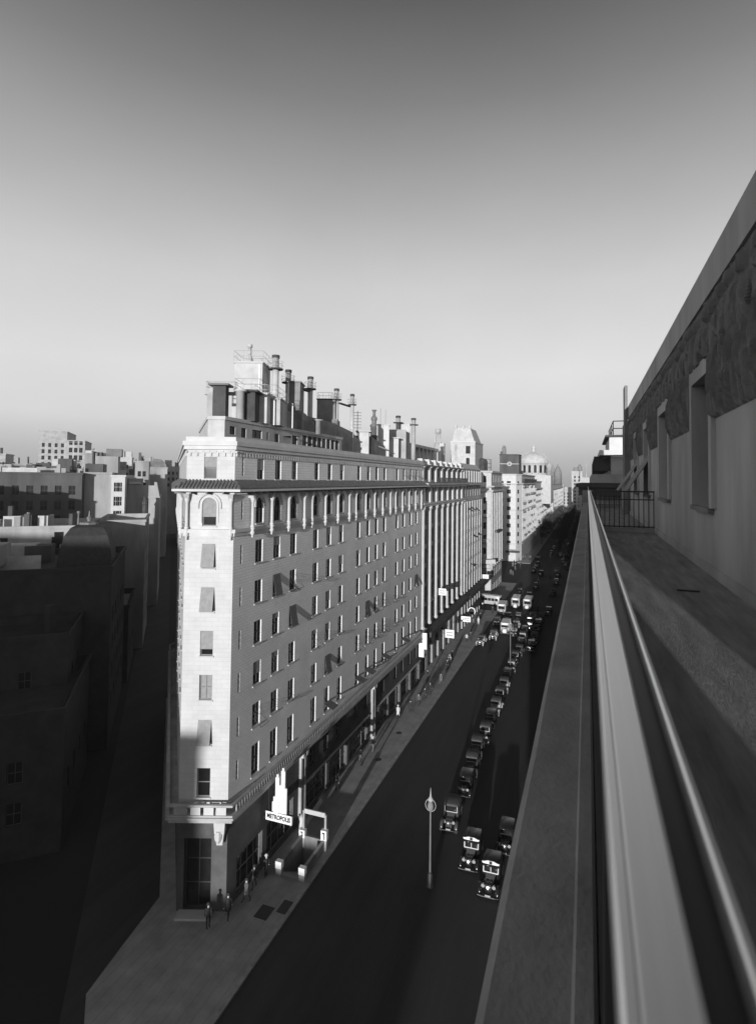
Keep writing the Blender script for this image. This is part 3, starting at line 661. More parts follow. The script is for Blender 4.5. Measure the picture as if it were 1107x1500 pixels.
# ---- long rail beside the camera
rl = thing('terrace_rail', 'long bright metal handrail with dark balusters along the terrace parapet', 'railing', (.05, 9, FL))
hz = CAMH-.28
def bar(sec, y0, y1, n=1):
    mb = MB(); mb.loft([[(x, y0+(y1-y0)*k/n, z) for x, z in sec] for k in range(n+1)]); return mb
wpart('handrail', bar([(.015, hz-.035), (.0158, hz-.003), (.019, hz), (.0248, hz+.0001), (.0262, hz-.0007), (.0285, hz), (.056, hz+.0002), (.0592, hz-.002), (.0600, hz-.035)], -2.4, 19.0, 40), 'rail', rl)
wpart('inner_lip', bar([(.0865, hz-.02), (.0865, hz-.002), (.090, hz), (.0945, hz-.001), (.0955, hz-.005), (.0955, hz-.02)], -2.4, 19.0, 40), 'rail', rl)
wpart('groove', bar([(.0595, hz-.035), (.0595, hz-.028), (.087, hz-.028), (.087, hz-.035)], -2.4, 19.0, 4), 'rail_dark', rl)
wpart('shade_plate', bar([(.012, PT+.0), (.012, PT+.16), (.02, PT+.16), (.02, PT+.0)], -2.4, 19.0, 4), 'rail_dark', rl)  # plate added to keep the sun off the parapet's inner strip
wpart('lower_rail', bar([(.018, PT+.08), (.018, PT+.11), (.06, PT+.11), (.06, PT+.08)], -2.4, 19.0, 4), 'rail_dark', rl)
bm2 = MB().box(-.012, .012, -.012, .012, 0, hz-.03-PT-.1).mesh('baluster', 'rail_dark')
for k in range(160): link('baluster', bm2, rl, Vector((.036, -2.3+k*.1335, PT+.1))-rl.location)
bm3 = MB().box(-.02, .02, -.02, .02, 0, hz-.03-PT).mesh('post', 'rail_dark')
for k in range(8): link('post', bm3, rl, Vector((.036, -2.35+k*3.0, PT+.01))-rl.location)
def cross_gate(y, top, label, x0=.06, x1=XW-.04):
    g = thing('terrace_gate', label, 'railing', (x0, y, FL)); w = x1-x0
    rail = MB().box(0, w, -.02, .02, top-.05-FL, top-FL); link('top_rail', rail.mesh('top_rail', 'iron'), g)
    link('mid_rail', MB().box(0, w, -.015, .015, top-.30-FL, top-.265-FL).mesh('mid_rail', 'iron'), g)
    link('bottom_rail', MB().box(0, w, -.015, .015, .16, .195).mesh('bottom_rail', 'iron'), g)
    link('kerb', MB().box(-.02, w, -.07, .07, .0, .14).mesh('kerb', 'concrete'), g)
    b = MB().box(-.013, .013, -.012, .012, .14, top-.05-FL).mesh('bar', 'iron'); n = 14
    for k in range(n): link('bar', b, g, (.04+(w-.06)*k/(n-1), 0, 0))
cross_gate(19.2, CAMH-.27, 'nearer black barred railing crossing the terrace where the bright handrail ends')
cross_gate(37.0, CAMH-.05, 'farther black barred railing crossing the terrace beyond the first one')
rl2 = thing('terrace_rail', 'short dark rail along the parapet between the two cross railings', 'railing', (.05, 28, FL))
wpart('handrail', bar([(.015, hz-.04), (.015, hz), (.06, hz), (.06, hz-.04)], 19.3, 37.0, 2), 'iron', rl2)
for k in range(88): link('baluster', bm2, rl2, Vector((.036, 19.4+k*.2, PT+.1))-rl2.location)

# ---- next building along the right side
nb = thing('neighbour_building', 'pale building beyond the terrace with dark overhanging cornice and white rooftop cabin', 'building', (6, 60, 0))
NP = [(.3, 44), (14, 44), (14, 86), (.3, 86)]
block(nb, NP, 0, CAMH+.6, 'stone_grey', {3: grid(even(42, 9), 1.3, [3+3.6*k for k in range(8)], 2.0)}, [(CAMH-1.0, CAMH-.4, .9), (CAMH-.39, CAMH-.1, 1.1)], 'soot')
wpart('attic_wall', MB().box(1.75, 9, 46, 70, CAMH-.3, CAMH+2.1), 'stone_grey', nb)
wpart('attic_cornice', MB().box(.9, 9.3, 45.4, 71, CAMH+2.1, CAMH+2.5), 'stone_white', nb)
wpart('roof_cabin', MB().box(1.7, 6, 48, 58, CAMH+2.5, CAMH+3.7), 'stone_white', nb)
wpart('cabin_roof', MB().box(1.4, 6.3, 47.7, 58.3, CAMH+3.7, CAMH+3.85), 'soot', nb)
hr = MB()
for z in (4.4, 5.0): hr.path([(2.0, 48, CAMH+z), (5, 48, CAMH+z)], .04, 4); hr.path([(2.0, 48, CAMH+z), (2.0, 58, CAMH+z)], .04, 4)
for y in (48, 51, 54, 57): hr.tube((2.0, y, CAMH+3.8), (2.0, y, CAMH+5.0), .04, 4)
wpart('roof_railing', hr, 'iron', nb)
for k in range(5): wpart('bracket', MB().box(.5, 1.7, 46.5+k*5, 47.3+k*5, CAMH+.9, CAMH+2.05), 'soot', nb)

# ================================================================== the row of buildings past the hotel
XF = -26.1
# -- office block with giant white piers
b2 = thing('pier_building', 'office block with tall white piers between dark windows and a black balcony, beside the hotel', 'building', (-40, 104, 0))
ya, yb = 88.03, 120.2
py_ = [88.75+4.25*k for k in range(8)]
zf = [9.0, 12.3, 15.6, 18.9, 22.2, 25.5]
hs = []
for k in range(7):
    a, b = py_[k]+.75, py_[k+1]-.75
    for z in zf: hs.append((a-ya, b-ya, z, z+2.55))
    hs.append((a-ya, b-ya, 29.6, 32.0)); hs.append((a-ya, b-ya, 33.4, 35.5)); hs.append((a-ya, b-ya, .4, 5.6))
wpart('wall', facade(MB(), (XF-.35, ya), A_LONG, yb-ya, 0, 36.0, hs, .3), 'stone_grey', b2)
for (a0, a1, z0, z1) in hs: window(b2, (XF-.35, ya+(a0+a1)/2, z0), A_LONG, a1-a0, z1-z0, .3, 'frame_dark', False, 0, False, (1, 2))
for y in py_:
    o = wpart('pier', MB().lathe((XF-.2, y, 0), [(.6, 8.3), (.66, 8.35), (.66, 8.7), (.52, 8.9), (.52, 28.2), (.66, 28.5), (.66, 28.8)], 14), 'stone_white', b2, True)
    wpart('upper_pier', MB().box(XF-.36, XF+.25, y-.5, y+.5, 29.45, 32.1), 'stone_white', b2)
    wpart('attic_pier', MB().box(XF-.36, XF+.1, y-.5, y+.5, 33.0, 35.6), 'stone_white', b2)
    wpart('attic_bracket', MB().cbox((XF-.1, y, 35.5), (.9, .9, .6), 0, .7), 'stone_white', b2)
    wpart('dormer_cheek', MB().cbox((XF-.6, y, 36.1), (1.2, .7, .9), 0, .75), 'stone_white', b2)
wpart('entablature', MB().box(XF-.36, XF+.3, ya, yb, 28.8, 29.15).box(XF-.36, XF+.45, ya, yb, 29.152, 29.44), 'stone', b2)
wpart('cornice', MB().box(XF-.36, XF+.8, ya, yb, 32.1, 32.5).box(XF-.36, XF+1.1, ya, yb, 32.502, 32.85), 'stone_grey', b2)
wpart('attic_cornice', MB().box(XF-.36, XF+.3, ya, yb, 35.7, 36.0), 'stone_dark', b2)
mb = MB(); mb.loft([[(XF-.3, y_, 36.0), (XF-.9, y_, 36.9), (XF-2.2, y_, 37.0), (XF-2.2, y_, 36.0)] for y_ in (ya, yb)]); wpart('mansard', mb, 'stone_grey', b2)
bl = MB().box(XF+.98, XF+1.04, 94, yb, 33.75, 33.82).box(XF+.98, XF+1.04, 94, yb, 32.9, 32.95)
for k in range(110): bl.box(XF+.99, XF+1.03, 94+k*.238, 94.05+k*.238, 32.95, 33.75)
wpart('balcony_railing', bl, 'iron', b2)
wpart('marquee', MB().box(XF-.3, XF+1.7, ya+.5, yb, 7.2, 8.0), 'soot', b2)
wpart('spandrel_ornament', MB().box(XF-.36, XF+.02, ya, yb, 11.75, 11.95), 'stone', b2)
wpart('body', MB().box(-58, XF-.75, ya, yb, 0, 35.9), 'stucco_dark', b2)
wpart('roof', MB().box(-58, XF-2.2, ya+.1, yb-.1, 35.9, 36.1), 'soot', b2)
# pergola-like top floor and stacks
wpart('roof_gallery', MB().box(-34, -28.6, 89.5, 108, 39.2, 39.7).box(-34, -30.2, 89.5, 108, 36.1, 39.2), 'stone', b2)
for k in range(8): wpart('gallery_post', MB().box(-28.9, -28.65, 89.6+k*2.58, 89.9+k*2.58, 36.2, 39.2), 'stone_white', b2)
wpart('roof_hut', MB().box(-36, -30, 108.5, 116, 36.1, 39.6), 'stone_white', b2)
wpart('chimney', MB().box(-30.6, -29.6, 116.5, 117.5, 36.1, 41.5), 'stone', b2)
# -- narrow-bayed building
b3 = thing('bay_window_building', 'grey building with narrow stacked bay windows, next after the white piers', 'building', (-40, 130, 0))
ya, yb = 120.25, 141.0
hs = []; n = 7; pt = (yb-ya)/n
for k in range(n):
    c = (k+.5)*pt
    for z in zf+[29.7, 33.2]: hs.append((c-.75, c+.75, z, z+2.3))
    hs.append((c-1.1, c+1.1, .4, 5.4))
wpart('wall', facade(MB(), (XF, ya), A_LONG, yb-ya, 0, 36.2, hs, .4), 'stone_grey', b3)
for (a0, a1, z0, z1) in hs: window(b3, (XF, ya+(a0+a1)/2, z0), A_LONG, a1-a0, z1-z0, .4, 'stone', False, 0, False, (1, 1))
for k in range(n+1):
    y = min(max(ya+k*pt, ya+.35), yb-.35)
    wpart('bay_strip', MB().box(XF-.02, XF+.45, y-.3, y+.3, 8.2, 28.6), 'stone', b3); wpart('attic_strip', MB().box(XF-.02, XF+.25, y-.35, y+.35, 32.9, 35.6), 'stone_white', b3)
for k in range(n):
    c = ya+(k+.5)*pt
    for z in zf[1:]: wpart('bay_sill', MB().box(XF-.02, XF+.35, c-.95, c+.95, z-.8, z-.08), 'stone', b3)
for (y, z) in ((125, 25.2), (128, 25.3), (133, 25.0), (131, 18.5), (136, 18.6), (129, 11.9)):
    q = [Vector(v) for v in ((XF+.02, y-.8, z+2.2), (XF+.02, y+.8, z+2.2), (XF+.9, y+.8, z+1.2), (XF+.9, y-.8, z+1.2))]
    wpart('awning', MB().add(q+[v-Vector((0, 0, .04)) for v in q], [(0, 1, 2, 3), (7, 6, 5, 4), (0, 4, 5, 1), (1, 5, 6, 2), (2, 6, 7, 3), (3, 7, 4, 0)]), 'awning', b3)
wpart('cornice', MB().box(XF-.1, XF+.4, ya, yb+.3, 28.7, 29.1).box(XF-.1, XF+.95, ya, yb+.5, 32.3, 32.75), 'stone_grey', b3)
mb = MB(); mb.loft([[(XF+.1, y_, 36.0), (XF-.9, y_, 37.3), (XF-2.2, y_, 37.4), (XF-2.2, y_, 36.0)] for y_ in (ya, yb)]); wpart('mansard', mb, 'stone', b3)
wpart('marquee', MB().box(XF+.0, XF+1.8, ya, yb+2.5, 7.0, 7.8), 'soot', b3)
wpart('body', MB().box(-58, XF-.45, ya, yb, 0, 36.1), 'stucco_dark', b3)
# -- white tower block behind
wt = thing('white_tower', 'bright white stepped tower block with two small windows rising behind the bay-window building', 'building', (-33.5, 157, 0))
WP = [(-36.6, 151.6), (-30.0, 153.8), (-30.0, 166), (-36.6, 166)]
block(wt, WP, 30, 44.5, 'stone', {0: [(4.3, 5.6, 41.0, 43.2), (4.4, 5.4, 37.9, 39.8)]}, [(44.2, 44.52, .15)], 'stone_white', parapet=.3)
mb = MB(); mb.loft([[(-36.3, 152.2, 44.5), (-30.3, 154.2, 44.5), (-30.3, 165, 44.5), (-36.3, 165, 44.5)], [(-35.6, 153.2, 48.4), (-31.6, 154.6, 48.4), (-31.6, 163, 48.4), (-35.6, 163, 48.4)]]); wpart('tapered_top', mb, 'stone', wt)
for x, y in ((-35.4, 153.2), (-33.4, 153.9), (-31.7, 154.5)): wpart('pinnacle', MB().cbox((x, y, 48.3), (.5, .5, .9)), 'stone', wt)
wpart('slot', MB().cbox((-35.2, 151.95, 39.4), (.7, .06, 4.2), math.atan2(2.2, 6.6)), 'stone_grey', wt)
ct = thing('lattice_chimney', 'small tapered chimney tower with open lattice top behind the roof gallery', 'chimney', (-36, 135.5, 36))
link('shaft', MB().lathe((0, 0, 0), [(1.4, 0), (1.1, 5.0), (.95, 7.0)], 12).mesh('shaft', 'stone_grey', True), ct)
for k in range(8):
    a = 2*math.pi*k/8; link('rib', MB().tube((.9*math.cos(a), .9*math.sin(a), 6.9), (.62*math.cos(a), .62*math.sin(a), 9.4), .12, 5).mesh('rib', 'stone'), ct)
link('cap', MB().lathe((0, 0, 9.3), [(.75, 0), (.75, 1.1), (.6, 1.2)], 12).mesh('cap', 'stone_grey', True), ct)

# -- corner building past the first crossing
b4 = thing('chamfered_corner_building', 'slim pale corner building with chamfered front past the first cross street', 'building', (-34, 168, 0))
P4 = [(-26.1, 158.2), (-26.1, 179.2), (-48, 179.2), (-48, 155.6), (-29.4, 155.6)]
g0 = grid(even(21, 6), 1.3, [1.0, 5.2, 8.8, 12.4, 16, 19.6, 23.2, 26.8, 32.9], 2.2); g4 = grid(even(4.2, 1, .8), 1.0, [5.2, 8.8, 12.4, 16, 19.6, 23.2, 26.8, 32.9], 1.8)
block(b4, P4, 0, 36.2, 'stone', {0: g0, 4: g4}, [(30.2, 30.7, .6), (31.5, 31.9, .9), (7.9, 8.3, .5), (35.7, 36.25, .35)], 'stone', wms={0: 'stone_grey', 4: 'stone_white'})
for k in range(7): wpart('pilaster', MB().box(XF-.02, XF+.3, 158.7+k*3.3, 159.3+k*3.3, 8.3, 30.2), 'stone', b4)
for z in (8.6, 15.8, 23.0):
    p = on(P4, 4, 2.1, z, .5); wpart('balcony', MB().cbox(p, (2.2, 1.0, .9), edge(P4, 4)[1]), 'stone_white', b4)
p = on(P4, 4, 2.1, 9.9, 1.0); wpart('entrance_canopy', MB().cbox(p, (4.6, 2.4, 1.1), edge(P4, 4)[1]), 'stone_white', b4)
wpart('awning', MB().box(XF, XF+1.0, 163, 172, 18.0, 18.5), 'awning', b4)
wpart('roof_drum', MB().lathe((-29.4, 161.2, 35.4), [(1.7, 0), (1.7, 3.6), (1.4, 4.2), (.4, 4.6)], 14), 'soot', b4, True); handr = MB()
for z in (37.2, 38.4, 39.6): handr.path([(-28, 157, z), (-26.6, 158.5, z), (-26.6, 161, z)], .05, 4)
for q in ((-28, 157), (-26.6, 158.5), (-26.6, 161)): handr.tube(q+(36.2,), q+(39.6,), .06, 4)
wpart('tank_rail', handr, 'iron', b4)
# -- white-fronted block past the broad crossing
b5 = thing('white_fronted_block', 'long pale block whose bright white end faces the broad crossing, carved long side', 'building', (-40, 265, 0))
P5 = [(-26.1, 236), (-26.1, 296), (-60, 296), (-60, 232), (-28, 232)]
r5 = [6.8+3.55*k for k in range(8)]
block(b5, P5, 0, 36.3, 'stone', {0: grid(even(60, 13), 1.7, r5, 2.2), 3: grid([29.0, 26.0, 22.4, 18.8, 15.2, 11.6], 1.6, r5, 1.7), 4: [(1.1, 2.6, 6.8+3.55*k, 8.5+3.55*k) for k in range(8)]},
      [(32.0, 32.5, .9), (35.9, 36.35, .5), (7.0, 7.35, .5), (21.0, 21.3, .3)], 'stone', wms={3: 'stone_white', 4: 'stone_white', 0: 'stone'})
for k in range(13): wpart('pilaster', MB().box(XF-.02, XF+.35, 236.6+k*4.6, 237.5+k*4.6, 8, 31.9), 'stone', b5)
random.seed(77)
for c in even(60, 13):
    for z in r5[1:]:
        if random.random() < .45: wpart('balcony', MB().box(XF-.02, XF+.9, 236+c-1.5, 236+c+1.5, z-.9, z-.15), random.choice(['stone_dark', 'stone_grey']), b5)
wpart('balcony', MB().box(XF-.02, XF+1.1, 236.5, 296, 33.2, 34.4), 'soot', b5)
wpart('arched_door', MB().lathe((-29.2, 231.9, 4.8), [(1.4, -.1), (1.4, .1)], 16), 'glass', b5)
wpart('canopy', MB().box(-32, -26.5, 230.4, 232, 3.7, 4.4), 'soot', b5)
# -- brick tower with round emblem
em = thing('brick_tower', 'dark brick water tower block with pale band and round emblem, behind the white-fronted block', 'building', (-35.4, 268, 0))
EP = [(-39.6, 264), (-30.8, 266.6), (-30.8, 276), (-39.6, 276)]
block(em, EP, 30, 46.2, 'stucco_dark', {}, [(45.7, 46.25, .2)], 'soot', parapet=.3)
ean = edge(EP, 0)[1]; p = on(EP, 0, 4.6, 41.3, .08)
wpart('pale_band', MB().cbox((p[0], p[1], 41.45), (9.0, .12, .3), ean), 'stone', em)
u_ = Vector((math.cos(ean), math.sin(ean), 0)); o_ = Vector((u_.y, -u_.x, 0)); c_ = Vector((p[0], p[1], 41.6)); rs_ = []
for k in range(21):
    a = 2*math.pi*k/20; rs_.append([c_+u_*(r_*math.cos(a))+Vector((0, 0, r_*math.sin(a)))+o_*d for r_, d in ((.7, 0), (.7, .15), (1.05, .15), (1.05, 0))])
wpart('round_emblem', MB().loft(rs_), 'stone_white', em)
wpart('chimney', MB().lathe((-37.8, 266, 46), [(.95, 0), (.95, 3.4), (.6, 4.2), (.1, 4.6)], 12), 'stone_dark', em, True); wpart('stair_head', MB().box(-39.4, -38.2, 265, 268, 46.2, 47.6), 'stucco_dark', em)
# -- great dome
dm = thing('domed_palace', 'large pale ribbed dome on a drum of arched windows above the far roofs', 'building', (-31.5, 350, 0))
D = Vector((-31.5, 350, 0))
link('podium', MB().cbox((0, 0, 20), (22, 22, 17.2)).mesh('podium', 'stone'), dm)
link('drum', MB().lathe((0, 0, 37), [(9.3, 0), (9.3, .6), (8.6, .7), (8.6, 7.2), (9.4, 7.4), (9.4, 8.0)], 32).mesh('drum', 'stone', True), dm)
wm_ = MB().box(-.8, .8, -.12, .12, 0, 4.0).lathe((0, 0, 4.0), [(.8, -.01), (.57, .57), (0.05, .8)], 8).mesh('arched_window', 'glass')
for k in range(16):
    a = 2*math.pi*(k+.5)/16; link('arched_window', wm_, dm, (8.62*math.cos(a), 8.62*math.sin(a), 38.6), (0, 0, a+math.pi/2))
    link('drum_column', MB().lathe((0, 0, 0), [(.3, 0), (.26, 6.2)], 8).mesh('drum_column', 'stone', True), dm, (9.1*math.cos(a+.196), 9.1*math.sin(a+.196), 37.8))
link('dome', MB().lathe((0, 0, 45), [(8.9*math.cos(t), 6.6*math.sin(t)) for t in [k*math.pi/2/9 for k in range(9)]]+[(1.3, 6.55)], 32).mesh('dome', 'stone', True), dm)
for k in range(16):
    a = 2*math.pi*k/16; link('rib', MB().path([(9.0*math.cos(t)*math.cos(a), 9.0*math.cos(t)*math.sin(a), 45+6.7*math.sin(t)) for t in [j*1.35/6 for j in range(7)]], .16, 5).mesh('rib', 'stone'), dm)
link('lantern', MB().lathe((0, 0, 51.2), [(1.6, 0), (1.6, .5), (1.1, .6), (1.1, 2.6), (1.5, 2.8), (1.2, 3.4), (.3, 4.6), (.1, 5.8)], 14).mesh('lantern', 'stone', True), dm)
for (x, y) in ((-10, -10), (10, -10), (10, 10), (-10, 10)):
    link('corner_turret', MB().lathe((x, y, 37), [(1.6, 0), (1.6, 4.6), (1.9, 4.8), (1.5, 6.2), (.6, 7.6), (.1, 8.6)], 12).mesh('corner_turret', 'stone_grey', True), dm)
# -- far blocks along the left side
def far_block(name, label, y0, y1, top, cols_, seed, m='stone'):
    random.seed(seed); r_ = thing(name, label, 'building', (-42, (y0+y1)/2, 0)); P = [(XF, y0), (XF, y1), (-60, y1), (-60, y0)]
    rz = [4.5+3.7*k for k in range(int((top-7)/3.7))]
    block(r_, P, 0, top, m, {0: grid(even(y1-y0, cols_), 2.4, rz, 2.2), 3: grid([32.2, 29], 1.5, rz, 1.9)}, [(top-4.4, top-3.8, 1.0), (top-.5, top+.05, .5), (7.6, 8.1, .7)], m)
    for c in even(y1-y0, cols_):
        for z in rz[1:]:
            if random.random() < .42: wpart('balcony', MB().box(XF-.02, XF+.9, y0+c-1.5, y0+c+1.5, z-.9, z-.2), random.choice(['stone_dark', 'stone_grey']), r_)
    for k in range(cols_+1): wpart('pilaster', MB().box(XF-.02, XF+.4, y0+(y1-y0-1)*k/cols_, y0+(y1-y0-1)*k/cols_+1.0, 8.2, top-4.5), 'stone', r_)
    return r_
far_block('balconied_block', 'pale balconied block following the white-fronted block toward the dome', 296.3, 352, 33.5, 10, 1)
b = far_block('balconied_block', 'second balconied block below the dome, dark cornice and tall white pier', 352.3, 442, 33.0, 13, 2); wpart('white_pier', MB().box(XF, XF+1.3, 436, 441.9, 0, 35), 'stone_white', b)
c7 = far_block('cupola_block', 'last far block on the left row with small dark cupola at its corner', 442.3, 640, 31.4, 20, 3)
wpart('cupola', MB().lathe((-30.5, 626, 31), [(4.2, 0), (4.2, 8), (4.6, 8.4), (4.2, 10), (3.9, 13), (2.4, 17), (.8, 19.5), (.15, 22)], 16), 'stone_dark', c7, True)
# -- hazy buildings closing the view
def closing(name, label, x, y, w, d, top, m='far_stone', extra=None):
    r_ = thing(name, label, 'building', (x, y, 0)); P = [(x-w/2, y-d/2), (x+w/2, y-d/2), (x+w/2, y+d/2), (x-w/2, y+d/2)]
    block(r_, P, 0, top, m, {0: grid(even(w, max(2, int(w/5))), 2.2, [4+4.2*k for k in range(int((top-6)/4.2))], 2.6)}, [(top-.8, top+.05, .6)], m); return r_
f1 = closing('far_building', 'hazy domed building closing the end of the avenue', -11.5, 690, 12, 20, 46)
wpart('dome', MB().lathe((-8.4, 684, 45.5), [(2.6, 0), (2.6, 3), (2.4, 5.5), (1.2, 7.8), (.1, 9)], 12), 'stone_dark', f1, True); wpart('mansard', MB().cbox((-12.5, 690, 46), (9, 16, 5), 0, .7), 'stone_dark', f1)
f2 = closing('far_building', 'hazy pale building with slim lattice mast at the end of the avenue', -1.5, 600, 13, 18, 33); wpart('mansard', MB().cbox((-1.5, 600, 33), (13, 18, 5), 0, .6), 'stone', f2); wpart('mast', MB().tube((-1, 598, 37), (-1, 598, 55), .8, 6, .35), 'stone_grey', f2)
closing('far_building', 'low grey building in the haze left of the domed one at the avenue end', -24, 760, 16, 20, 26)
closing('far_building', 'far grey block standing between the street trees and the cupola block', -33, 700, 12, 20, 30)
for i, (y0, y1, top) in enumerate(((88, 150, 27), (152, 230, 29), (240, 330, 24), (335, 560, 28))):
    r_ = thing('right_row_building', ['long building of the shaded right row past the neighbour', 'second building of the shaded right row', 'third lower building of the shaded right row', 'last long building of the shaded right row'][i], 'building', (10, (y0+y1)/2, 0))
    block(r_, [(.8, y0), (14, y0), (14, y1), (.8, y1)], 0, top, 'stone_grey', {3: grid(even(y1-y0, int((y1-y0)/6)), 1.6, [4+3.7*k for k in range(6)], 2.2)}, [(top-.6, top+.05, .6)], 'stone_grey')

# ================================================================== old quarter on the left, along the narrow side street
def old_house(name, label, s0, s1, n0, n1, top, m, cols=0, rowsn=0, wm=None, w=1.2, h=1.9, corn=True, side=True, front=None, roof='stucco', fr='frame_dark', z_first=4.0, dz=3.5, cat='building'):
    P = [sn(s0, n0), sn(s0, n1), sn(s1, n1), sn(s1, n0)]; cx = S*((s0+s1)/2)+N*((n0+n1)/2); r_ = thing(name, label, cat, (cx.x, cx.y, 0)); g = {}
    rz = [z_first+dz*k for k in range(rowsn)]
    if cols: g[0] = grid(even(n1-n0, cols, .6), w, rz, h)
    if side: g[1] = grid(even(s1-s0, max(2, int((s1-s0)/4))), 1.2, [4+3.6*k for k in range(max(1, int((top-6)/3.6)))], 2.0)
    block(r_, P, 0, top, m, g, [(top-.45, top+.02, .18)] if corn else [], m, roof, frame=fr); return r_, P
r_, P = old_house('old_house', 'dark corner house with slate mansard and finial beside the narrow street', 76, 97, -34, -6.6, 22.3, 'deep_shade', side=True, roof='soot')
c = S*84+N*-10.2
mb = MB().loft([[c+S*a+N*b+Vector((0, 0, z)) for a, b in ((-k, -k), (-k, k), (k, k), (k, -k))] for k, z in ((3.2, 21.4), (3.0, 23.6), (2.5, 25.6), (1.9, 26.6), (1.3, 26.9))])
wpart('mansard', mb, 'slate', r_); wpart('finial', MB().lathe(c+Vector((0, 0, 26.9)), [(1.2, 0), (1.1, .25), (.2, .4), (.35, .9), (.12, 1.1), (.06, 1.8)], 8), 'tin', r_)
def clutter(root, s0, s1, n0, n1, z, k, seed):
    random.seed(seed)
    for _ in range(k):
        q = S*random.uniform(s0, s1)+N*random.uniform(n0, n1)+Vector((0, 0, z-1.0)); t = random.random()
        if t < .35: wpart('chimney', MB().cbox(q, (random.uniform(.5, .9), random.uniform(.5, 1.4), random.uniform(2, 4)), R(41.6)), random.choice(['soot', 'stucco', 'stucco_dark']), root)
        elif t < .6: wpart('roof_hut', MB().cbox(q, (random.uniform(2, 5), random.uniform(2, 4), random.uniform(1.8, 3.4)), R(41.6)), random.choice(['stucco', 'stucco', 'stone', 'stucco_dark']), root)
        elif t < .8: wpart('vent_pipe', MB().lathe(q, [(.16, 0), (.14, 2.4), (.3, 2.42), (.26, 2.8)], 8), 'tin', root)
        else: wpart('roof_wall', MB().cbox(q, (random.uniform(3, 7), .3, random.uniform(1.6, 2.4)), R(41.6+90*random.randint(0, 1))), random.choice(['stucco', 'stone']), root)
clutter(r_, 78, 95, -30, -15, 22.3, 9, 101)
wpart('dormer_wall', MB().prism([tuple((S*77+N*-34)[:2]), tuple((S*77+N*-19)[:2]), tuple((S*84+N*-19)[:2]), tuple((S*84+N*-34)[:2])], 22.3, 24.8), 'stucco', r_)
wpart('chimney', MB().cbox(S*80+N*-23+Vector((0, 0, 22)), (1.2, 1.2, 4)), 'soot', r_)
r_, P = old_house('low_house', 'pale low house with long light parapet behind the dark corner house', 104, 122, -36, -13.2, 25.2, 'stucco', 3, 6, corn=True, side=False)
for k in range(4): wpart('chimney', MB().cbox(S*(106+2*k)+N*(-33+k*5.6)+Vector((0, 0, 24.5)), (.9, .9, 2.2)), 'soot', r_)
clutter(r_, 106, 120, -34, -15, 25.2, 10, 102)
wpart('roof_door', MB().cbox(S*103.9+N*-17+Vector((0, 0, 22.2)), (1.2, .15, 2.0), R(41.6)), 'glass', r_)
old_house('party_wall_house', 'house showing one blank pale party wall with a pipe, near the street lamp wire', 118, 138, -13.0, -4.6, 25.0, 'stucco', side=True)
old_house('low_shed', 'small dark shed roofs low beside the narrow street', 99, 114, -11, -6.0, 12.5, 'deep_shade', 2, 2, side=True)
r_, P = old_house('dark_windowed_block', 'dark block with rows of tall windows left of the blank pale wall', 147, 170, -46, -19.6, 34.2, 'stucco_dark', 9, 7, w=1.4, h=2.2, side=True, z_first=8)  # dark wall colour stands in for the shade on this block
clutter(r_, 149, 168, -44, -21, 34.2, 10, 103)
r_, P = old_house('blank_wall_block', 'tall block with a big blank pale wall under a water tank', 150, 175, -19.5, -13.7, 34.4, 'stucco', 0, 0, side=False)
wpart('tank_room', MB().cbox(S*160+N*-15.5+Vector((0, 0, 34)), (5.2, 6, 4.6), R(41.6)), 'stucco', r_); wpart('water_tank', MB().cbox(S*160+N*-14+Vector((0, 0, 38.6)), (3.6, 4, 2.0), R(41.6)), 'tin', r_)
for a in (-18.6, -17.6, -16.8): wpart('chimney', MB().cbox(S*158+N*a+Vector((0, 0, 34)), (.5, .5, 5.6)), 'soot', r_)
wpart('roof_hut', MB().cbox(S*158+N*-18.2+Vector((0, 0, 34)), (4.0, 4, 2.6), R(41.6)), 'stucco_dark', r_)
old_house('grid_window_block', 'slim block with large white-framed window grid facing the square', 149, 170, -13.6, -10.6, 33.8, 'stone_white', 2, 7, w=.95, h=2.3, side=False, fr='stone_white', z_first=9, dz=3.45)
r_, P = old_house('stepped_gable_house', 'broad pale party wall with stepped and sloping gable beside the narrow street', 156, 182, -10.5, -2.9, 28.3, 'stucco', side=True)
gp = [(-10.5, 28.2), (-10.5, 33.0), (-7.0, 33.0), (-7.0, 31.2), (-4.2, 31.2), (-4.2, 32.1), (-3.6, 32.1), (-2.9, 28.6), (-2.9, 28.2)]
mb = MB(); mb.loft([[S*s_+N*n_+Vector((0, 0, z_)) for n_, z_ in gp] for s_ in (155.9, 160)]); wpart('gable', mb, 'stucco', r_)
wpart('balcony', MB().cbox(S*155.6+N*-8.7+Vector((0, 0, 31.6)), (2.8, .5, .5), R(41.6)), 'stone_white', r_)
wpart('chimney', MB().lathe(S*152+N*-6.1+Vector((0, 0, 20)), [(.7, 0), (.6, 6.4), (.8, 6.6), (.4, 7.6), (.5, 8.4)], 8), 'soot', r_)
r_, P = old_house('ornate_roof_house', 'far grey house with curved ornate roof frame above the narrow street', 250, 275, -9, -1.8, 37.6, 'stucco', side=True)
mb = MB(); mb.loft([[S*s_+N*n_+Vector((0, 0, z_)) for n_, z_ in ((-8.8, 37.5), (-8.2, 40.0), (-6.5, 41.2), (-4.2, 41.0), (-2.6, 39.4), (-2.0, 37.5))] for s_ in (250.3, 262)]); wpart('curved_roof', mb, 'tin', r_)
old_house('windowed_tower', 'pale far tower with two columns of small windows left of the water tank', 290, 312, -45.3, -37.9, 50.2, 'stone_grey', 3, 9, w=1.4, h=2.2, side=False, z_first=20)
